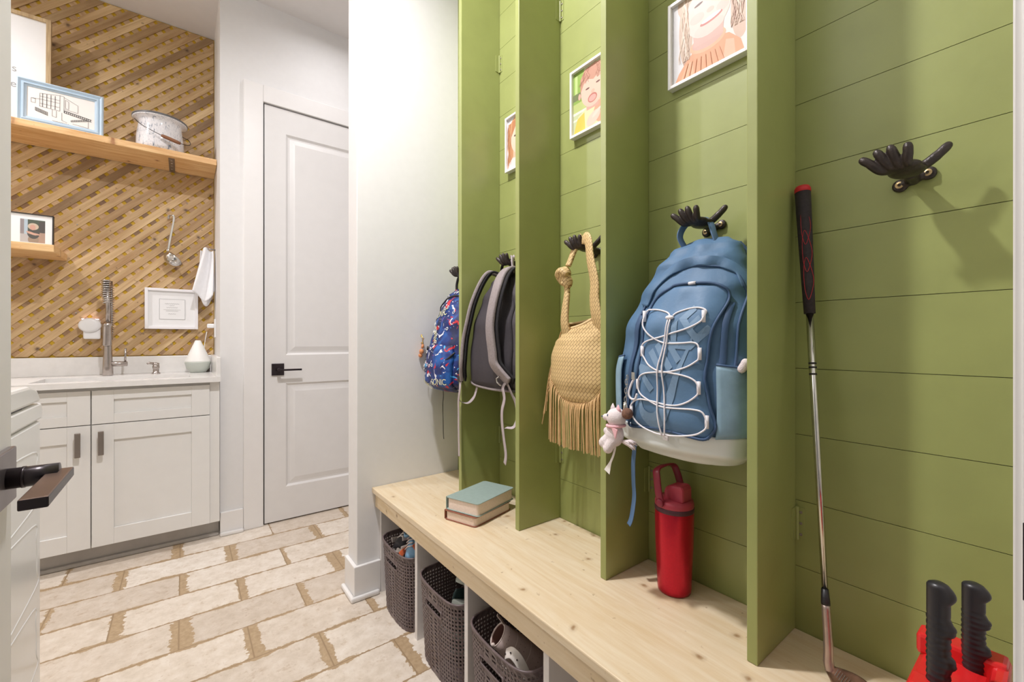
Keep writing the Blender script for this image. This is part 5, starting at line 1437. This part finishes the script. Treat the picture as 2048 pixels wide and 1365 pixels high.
# ================================================================== BASKETS
def basket_mesh():
    """perforated plastic bin, local coordinates, opening up"""
    NC, NR = 104, 23; H = .278
    def P(u, v, grow=0):
        a = 2 * PI * u
        hw = (.126 + .010 * v) + grow; hd = (.168 + .012 * v) + grow; n = 8.0
        c_, s_ = math.cos(a), math.sin(a)
        x = -hd * math.copysign(abs(c_) ** (2 / n), c_); y = hw * math.copysign(abs(s_) ** (2 / n), s_)
        bul = .012 * max(0, c_) ** 3 * (1 - (y / hw) ** 2)
        return Vector((x - bul, y, H * v))
    # even arc length sampling
    N = 720; pts = [P(i / N, .6) for i in range(N + 1)]; L = [0]
    for a, b in zip(pts, pts[1:]): L.append(L[-1] + (b - a).length)
    us = []; j = 0
    for i in range(NC):
        t = L[-1] * i / NC
        while L[j + 1] < t: j += 1
        us.append((j + (t - L[j]) / (L[j + 1] - L[j])) / N)
    us.append(1.0)
    m = MB(); vid = {}
    def V(i, r):
        i %= NC
        if (i, r) not in vid:
            p = P(us[i], r / NR)
            nrm = Vector((p.x, p.y, 0)).normalized()
            p += nrm * (.0012 if (i + r) % 2 else -.0008)
            vid[(i, r)] = len(m.v); m.v.append(tuple(p))
        return vid[(i, r)]
    for r in range(NR):
        for i in range(NC):
            q = [V(i, r), V(i + 1, r), V(i + 1, r + 1), V(i, r + 1)]
            mid = us[i]
            cm = (us[i] + us[i + 1]) / 2
            front = min(cm, 1 - cm)
            pm = P(cm, (r + .5) / NR)
            if math.cos(2 * PI * cm) > 0 and 17 <= r <= 18 and abs(pm.y) < .046:
                continue                                     # hand hole
            if r in (0, NR - 1) or (math.cos(2 * PI * cm) > 0 and 16 <= r <= 19 and abs(pm.y) < .058):
                m.f.append(q); m.mi.append(0); continue
            c = [Vector(m.v[k]) for k in q]; cen = sum(c, Vector()) / 4
            ins = []
            for k, (wx, fac) in enumerate(zip(c, (.62, .46, .62, .46))):
                ins.append(len(m.v)); m.v.append(tuple(cen + (wx - cen) * fac))
            for k in range(4):
                m.f.append([q[k], q[(k + 1) % 4], ins[(k + 1) % 4], ins[k]]); m.mi.append(0)
    bot = [V(i, 0) for i in range(NC)]
    m.f.append(bot); m.mi.append(0)
    rim = MB(); rim.tube([P(us[i], 1.0, .0015) for i in range(NC)], .0034, 8, True)
    hol = MB(); hh = [(.046, 18.9), (.052, 18.0), (.046, 17.1), (-.046, 17.1), (-.052, 18.0), (-.046, 18.9)]
    def FP(y, r):
        v = r / NR; hw = .126 + .010 * v; hd = .168 + .012 * v; n = 8.0
        x = -hd * (1 - abs(y / hw) ** n) ** (1 / n); c_ = 1
        return (x - .012 * (1 - (y / hw) ** 2) - .001, y, H * v)
    hol.tube(smoothpath([FP(a, b) for a, b in hh], 5, True), .0028, 7, True)
    return m, rim, hol
BK = [(.828, 1.602, 'brown perforated basket of sneakers nearest the white wall corner'), (.828, 1.252, 'brown perforated basket holding teal clogs in the second cubby'), (.828, .925, 'brown perforated basket holding a taupe boot in the third cubby')]
bm_, rm_, hm_ = basket_mesh()
proto = None
for (x, y, lab) in BK:
    if proto is None:
        t = thing('storage_basket', (0, 0, 0), lab, 'basket', 'perforated baskets under the bench')
        obj('bin', bm_, 'basket', t, solid=.0022); obj('rim', rm_, 'basket', t, smooth=True); obj('hand_hole_rim', hm_, 'basket', t, smooth=True)
        proto = t
    else:
        t = proto.copy(); COL.objects.link(t); t['label'] = lab
        for ch in list(proto.children):
            c = ch.copy(); COL.objects.link(c); c.parent = t
    t.location = (x, y, .0015)

# ================================================================== SHOES
def aim(o, xa, za):
    x = Vector(xa).normalized(); z = Vector(za); z = (z - x * z.dot(x)).normalized(); y = z.cross(x)
    o.rotation_euler = Matrix((x, y, z)).transposed().to_euler()
def shoe(name, loc, rot, label, mats, L=.175, stripe=None):
    """sneaker: local x heel->toe, z up"""
    t = thing(name, loc, label, 'shoe')
    ORIGIN[t.name] = (0, 0, 0)
    prof = [(0, .030, .055), (.03, .034, .075), (.07, .033, .078), (.11, .033, .062), (.15, .039, .048), (.19, .036, .036), (.215, .024, .026), (.222, .008, .018)]
    rings = []
    for i in range(33):
        x = L * i / 32; f = lerp([(p[0] * L / .222, p[1]) for p in prof])(x); h = lerp([(p[0] * L / .222, p[2]) for p in prof])(x)
        ring = []
        for k in range(20):
            a = 2 * PI * k / 20
            ring.append((x, f * math.cos(a) * (1 if math.sin(a) < 0 else 1 - .35 * math.sin(a) ** 2), .016 + h * max(0, math.sin(a)) * 1.0 + .004 * min(0, math.sin(a))))
        rings.append(ring)
    m = MB(); m.loft(rings); obj('upper', m, mats[0], t, smooth=True)
    out = [(x, lerp([(p[0] * L / .222, p[1]) for p in prof])(x) + .003) for x in [L * i / 20 for i in range(21)]]
    poly = out + [(a, -b) for a, b in out[::-1]]
    m = MB(); m.prism(poly, lambda a, b, d: (a, b, d), .022); obj('sole', m, mats[1], t, bevel=.004)
    for s_ in (-1, 1):
        m = MB(); m.ribbon(smoothpath([(.04, s_ * .036, .040), (.09, s_ * .037, .034), (.13, s_ * .038, .045), (.16, s_ * .034, .050)], 5), (.2, 0, 1), .02, .003)
        obj('side_stripe', m, mats[2], t, smooth=True)
    m = MB()
    for i in range(5):
        x = .085 + i * .014; h = lerp([(p[0] * L / .222, p[2]) for p in prof])(x) + .017
        m.tube([(x, -.018, h - .004), (x, 0, h + .001), (x, .018, h - .004)], .0028, 6)
    obj('laces', m, mats[3], t, smooth=True)
    m = MB(); m.tube(smoothpath([(.012 + .05 * (1 - math.cos(a)) / 1.0, .024 * math.sin(a), .09 + .004 * math.cos(a)) for a in [2 * PI * i / 12 for i in range(12)]], 3, True), .006, 8, True)
    obj('collar', m, mats[0], t, smooth=True)
    aim(t, *rot)
    return t
shoe('sneaker', (.81, 1.612, .272), ((-.095, -.082, -.022), (-.30, .42, .85)), 'blue white and orange sneaker standing in the basket by the wall', ['shoe_blue', 'shoe_white', 'shoe_orange', 'shoe_white'])
shoe('sneaker', (.84, 1.685, .225), ((-.10, -.03, .005), (-.2, .3, .9)), 'black and white sneaker in the basket beside the blue one', ['shoe_black', 'shoe_white', 'shoe_white', 'shoe_white'])

def clog(loc, rot, label):
    t = thing('clog', loc, label, 'shoe')
    ORIGIN[t.name] = (0, 0, 0)
    n = 26; rings = []
    for i in range(n + 1):
        u = i / n; x = .20 * u
        wv = .034 + .012 * math.sin(PI * min(1, u * 1.1)); h = .05 + .012 * math.sin(PI * u)
        if u > .9: wv *= math.sqrt(max(.05, 1 - ((u - .9) / .105) ** 2)); h *= math.sqrt(max(.2, 1 - ((u - .9) / .12) ** 2))
        ring = []
        for k in range(21):
            a = PI * k / 20
            op = 1.0 if u > .48 else .62
            ring.append((x, wv * math.cos(a), .014 + h * min(math.sin(a), op)))
        rings.append(ring)
    m = MB(); o = 0; vs = [p for r in rings for p in r]; fs = []
    for i in range(n):
        for k in range(20):
            if i < n * .46 and 5 <= k <= 14: continue
            fs.append((i * 21 + k, i * 21 + k + 1, (i + 1) * 21 + k + 1, (i + 1) * 21 + k))
    m.add(vs, fs); obj('upper', m, 'teal', t, smooth=True, solid=.005)
    out = [(.20 * i / 20, (.037 + .012 * math.sin(PI * min(1, i / 20 * 1.1))) * (1 if i < 19 else .7)) for i in range(21)]
    m = MB(); m.prism(out + [(a, -b) for a, b in out[::-1]], lambda a, b, d: (a, b, d), .018); obj('sole', m, 'pale_teal', t, bevel=.004)
    m = MB(); m.ribbon(smoothpath([(.085, -.048, .052), (.03, -.045, .07), (-.012, -.02, .078), (-.012, .02, .078), (.03, .045, .07), (.085, .048, .052)], 5), (0, 0, 1), .018, .004)
    obj('heel_strap', m, 'pale_teal', t, smooth=True)
    aim(t, *rot)
    return t
clog((.690, 1.188, .232), ((.8, .02, -.34), (-.45, .1, .9)), 'dark teal clog with pale strap in the middle basket')
clog((.72, 1.30, .03), ((.6, -.5, .05), (0, 0, 1)), 'second teal clog lying under the first in the middle basket')

# taupe boot in the third basket
bt = thing('boot', (.82, .92, .2), 'taupe leather boot with studded bands lying in the third basket', 'boot')
A0 = Vector((.676, .948, .284)); A1 = Vector((.798, .880, .165)); ax = (A1 - A0).normalized()
e1 = ax.cross(Vector((0, 0, 1))).normalized(); e2 = e1.cross(ax)
def bring(p, r, n=28): return [p + e1 * r * math.cos(2 * PI * k / n) + e2 * r * .92 * math.sin(2 * PI * k / n) for k in range(n)]
m = MB(); m.loft([bring(A0 + ax * a, r) for a, r in ((0, .031), (.02, .033), (.05, .036), (.10, .040), (.14, .043), (.165, .042), (.18, .03))] , caps=False)
m.f.append([len(m.v) - 28 + k for k in range(28)]); m.mi.append(0)
obj('shaft', m, 'boot', bt, smooth=True, solid=.003)
m = MB(); m.loft([bring(A0 + ax * a, r) for a, r in ((.002, .0295), (.08, .033), (.11, .02))], caps=False); m.f.append([56 + k for k in range(28)]); m.mi.append(0); obj('lining', m, 'boot_in', bt, smooth=True)
m = MB()
for a, r in ((0, .0313), (.043, .0355), (.088, .0393)): m.tube(bring(A0 + ax * a, r), .0016, 6, True)
obj('piping', m, 'boot_edge', bt, smooth=True)
m = MB()
for a, r in ((.018, .0332), (.055, .0368), (.070, .0380), (.10, .0402), (.118, .0418)):
    for q in bring(A0 + ax * a, r, 22): m.ball(q, .0014, 6, 4)
obj('studs', m, 'stud', bt, smooth=True)
m = MB(); m.ball(A0 - ax * .004 + e1 * .022 - e2 * .018, (.005, .005, .005), 10, 8); m.ribbon([A0 + e2 * .026 + e1 * -.01 + ax * .004, A0 + e2 * .030 + e1 * -.014 - ax * .012, A0 + e2 * .032 + e1 * -.018 - ax * .026], e1, .016, .003); obj('pull_tab', m, 'boot_edge', bt)
sn = thing('sandal', (.72, .90, .22), 'white studded sandal straps beside the boot in the basket', 'shoe')
m = MB(); m.ribbon(smoothpath([(.668, .900, .262), (.672, .880, .275), (.680, .858, .262), (.690, .838, .225)], 6), (.6, .1, .75), [.026] * 19, .004); obj('strap', m, 'strap_white', sn, smooth=True)
m = MB(); m.ribbon(smoothpath([(.671, .935, .216), (.670, .915, .217), (.670, .893, .217), (.674, .875, .215)], 6), (0, 0, 1), .017, .004); obj('strap', m, 'strap_white', sn, smooth=True)
m = MB(); m.box(.675, .70, .85, .95, .19, .20); obj('sole', m, 'strap_white', sn, bevel=.004)
m = MB()
for q in ((.664, .898, .266), (.668, .880, .277), (.675, .862, .266), (.668, .926, .218), (.668, .905, .218), (.669, .885, .217)): m.ball(q, .0022, 8, 6)
obj('studs', m, 'stud', sn, smooth=True)
bpy.context.view_layer.update()
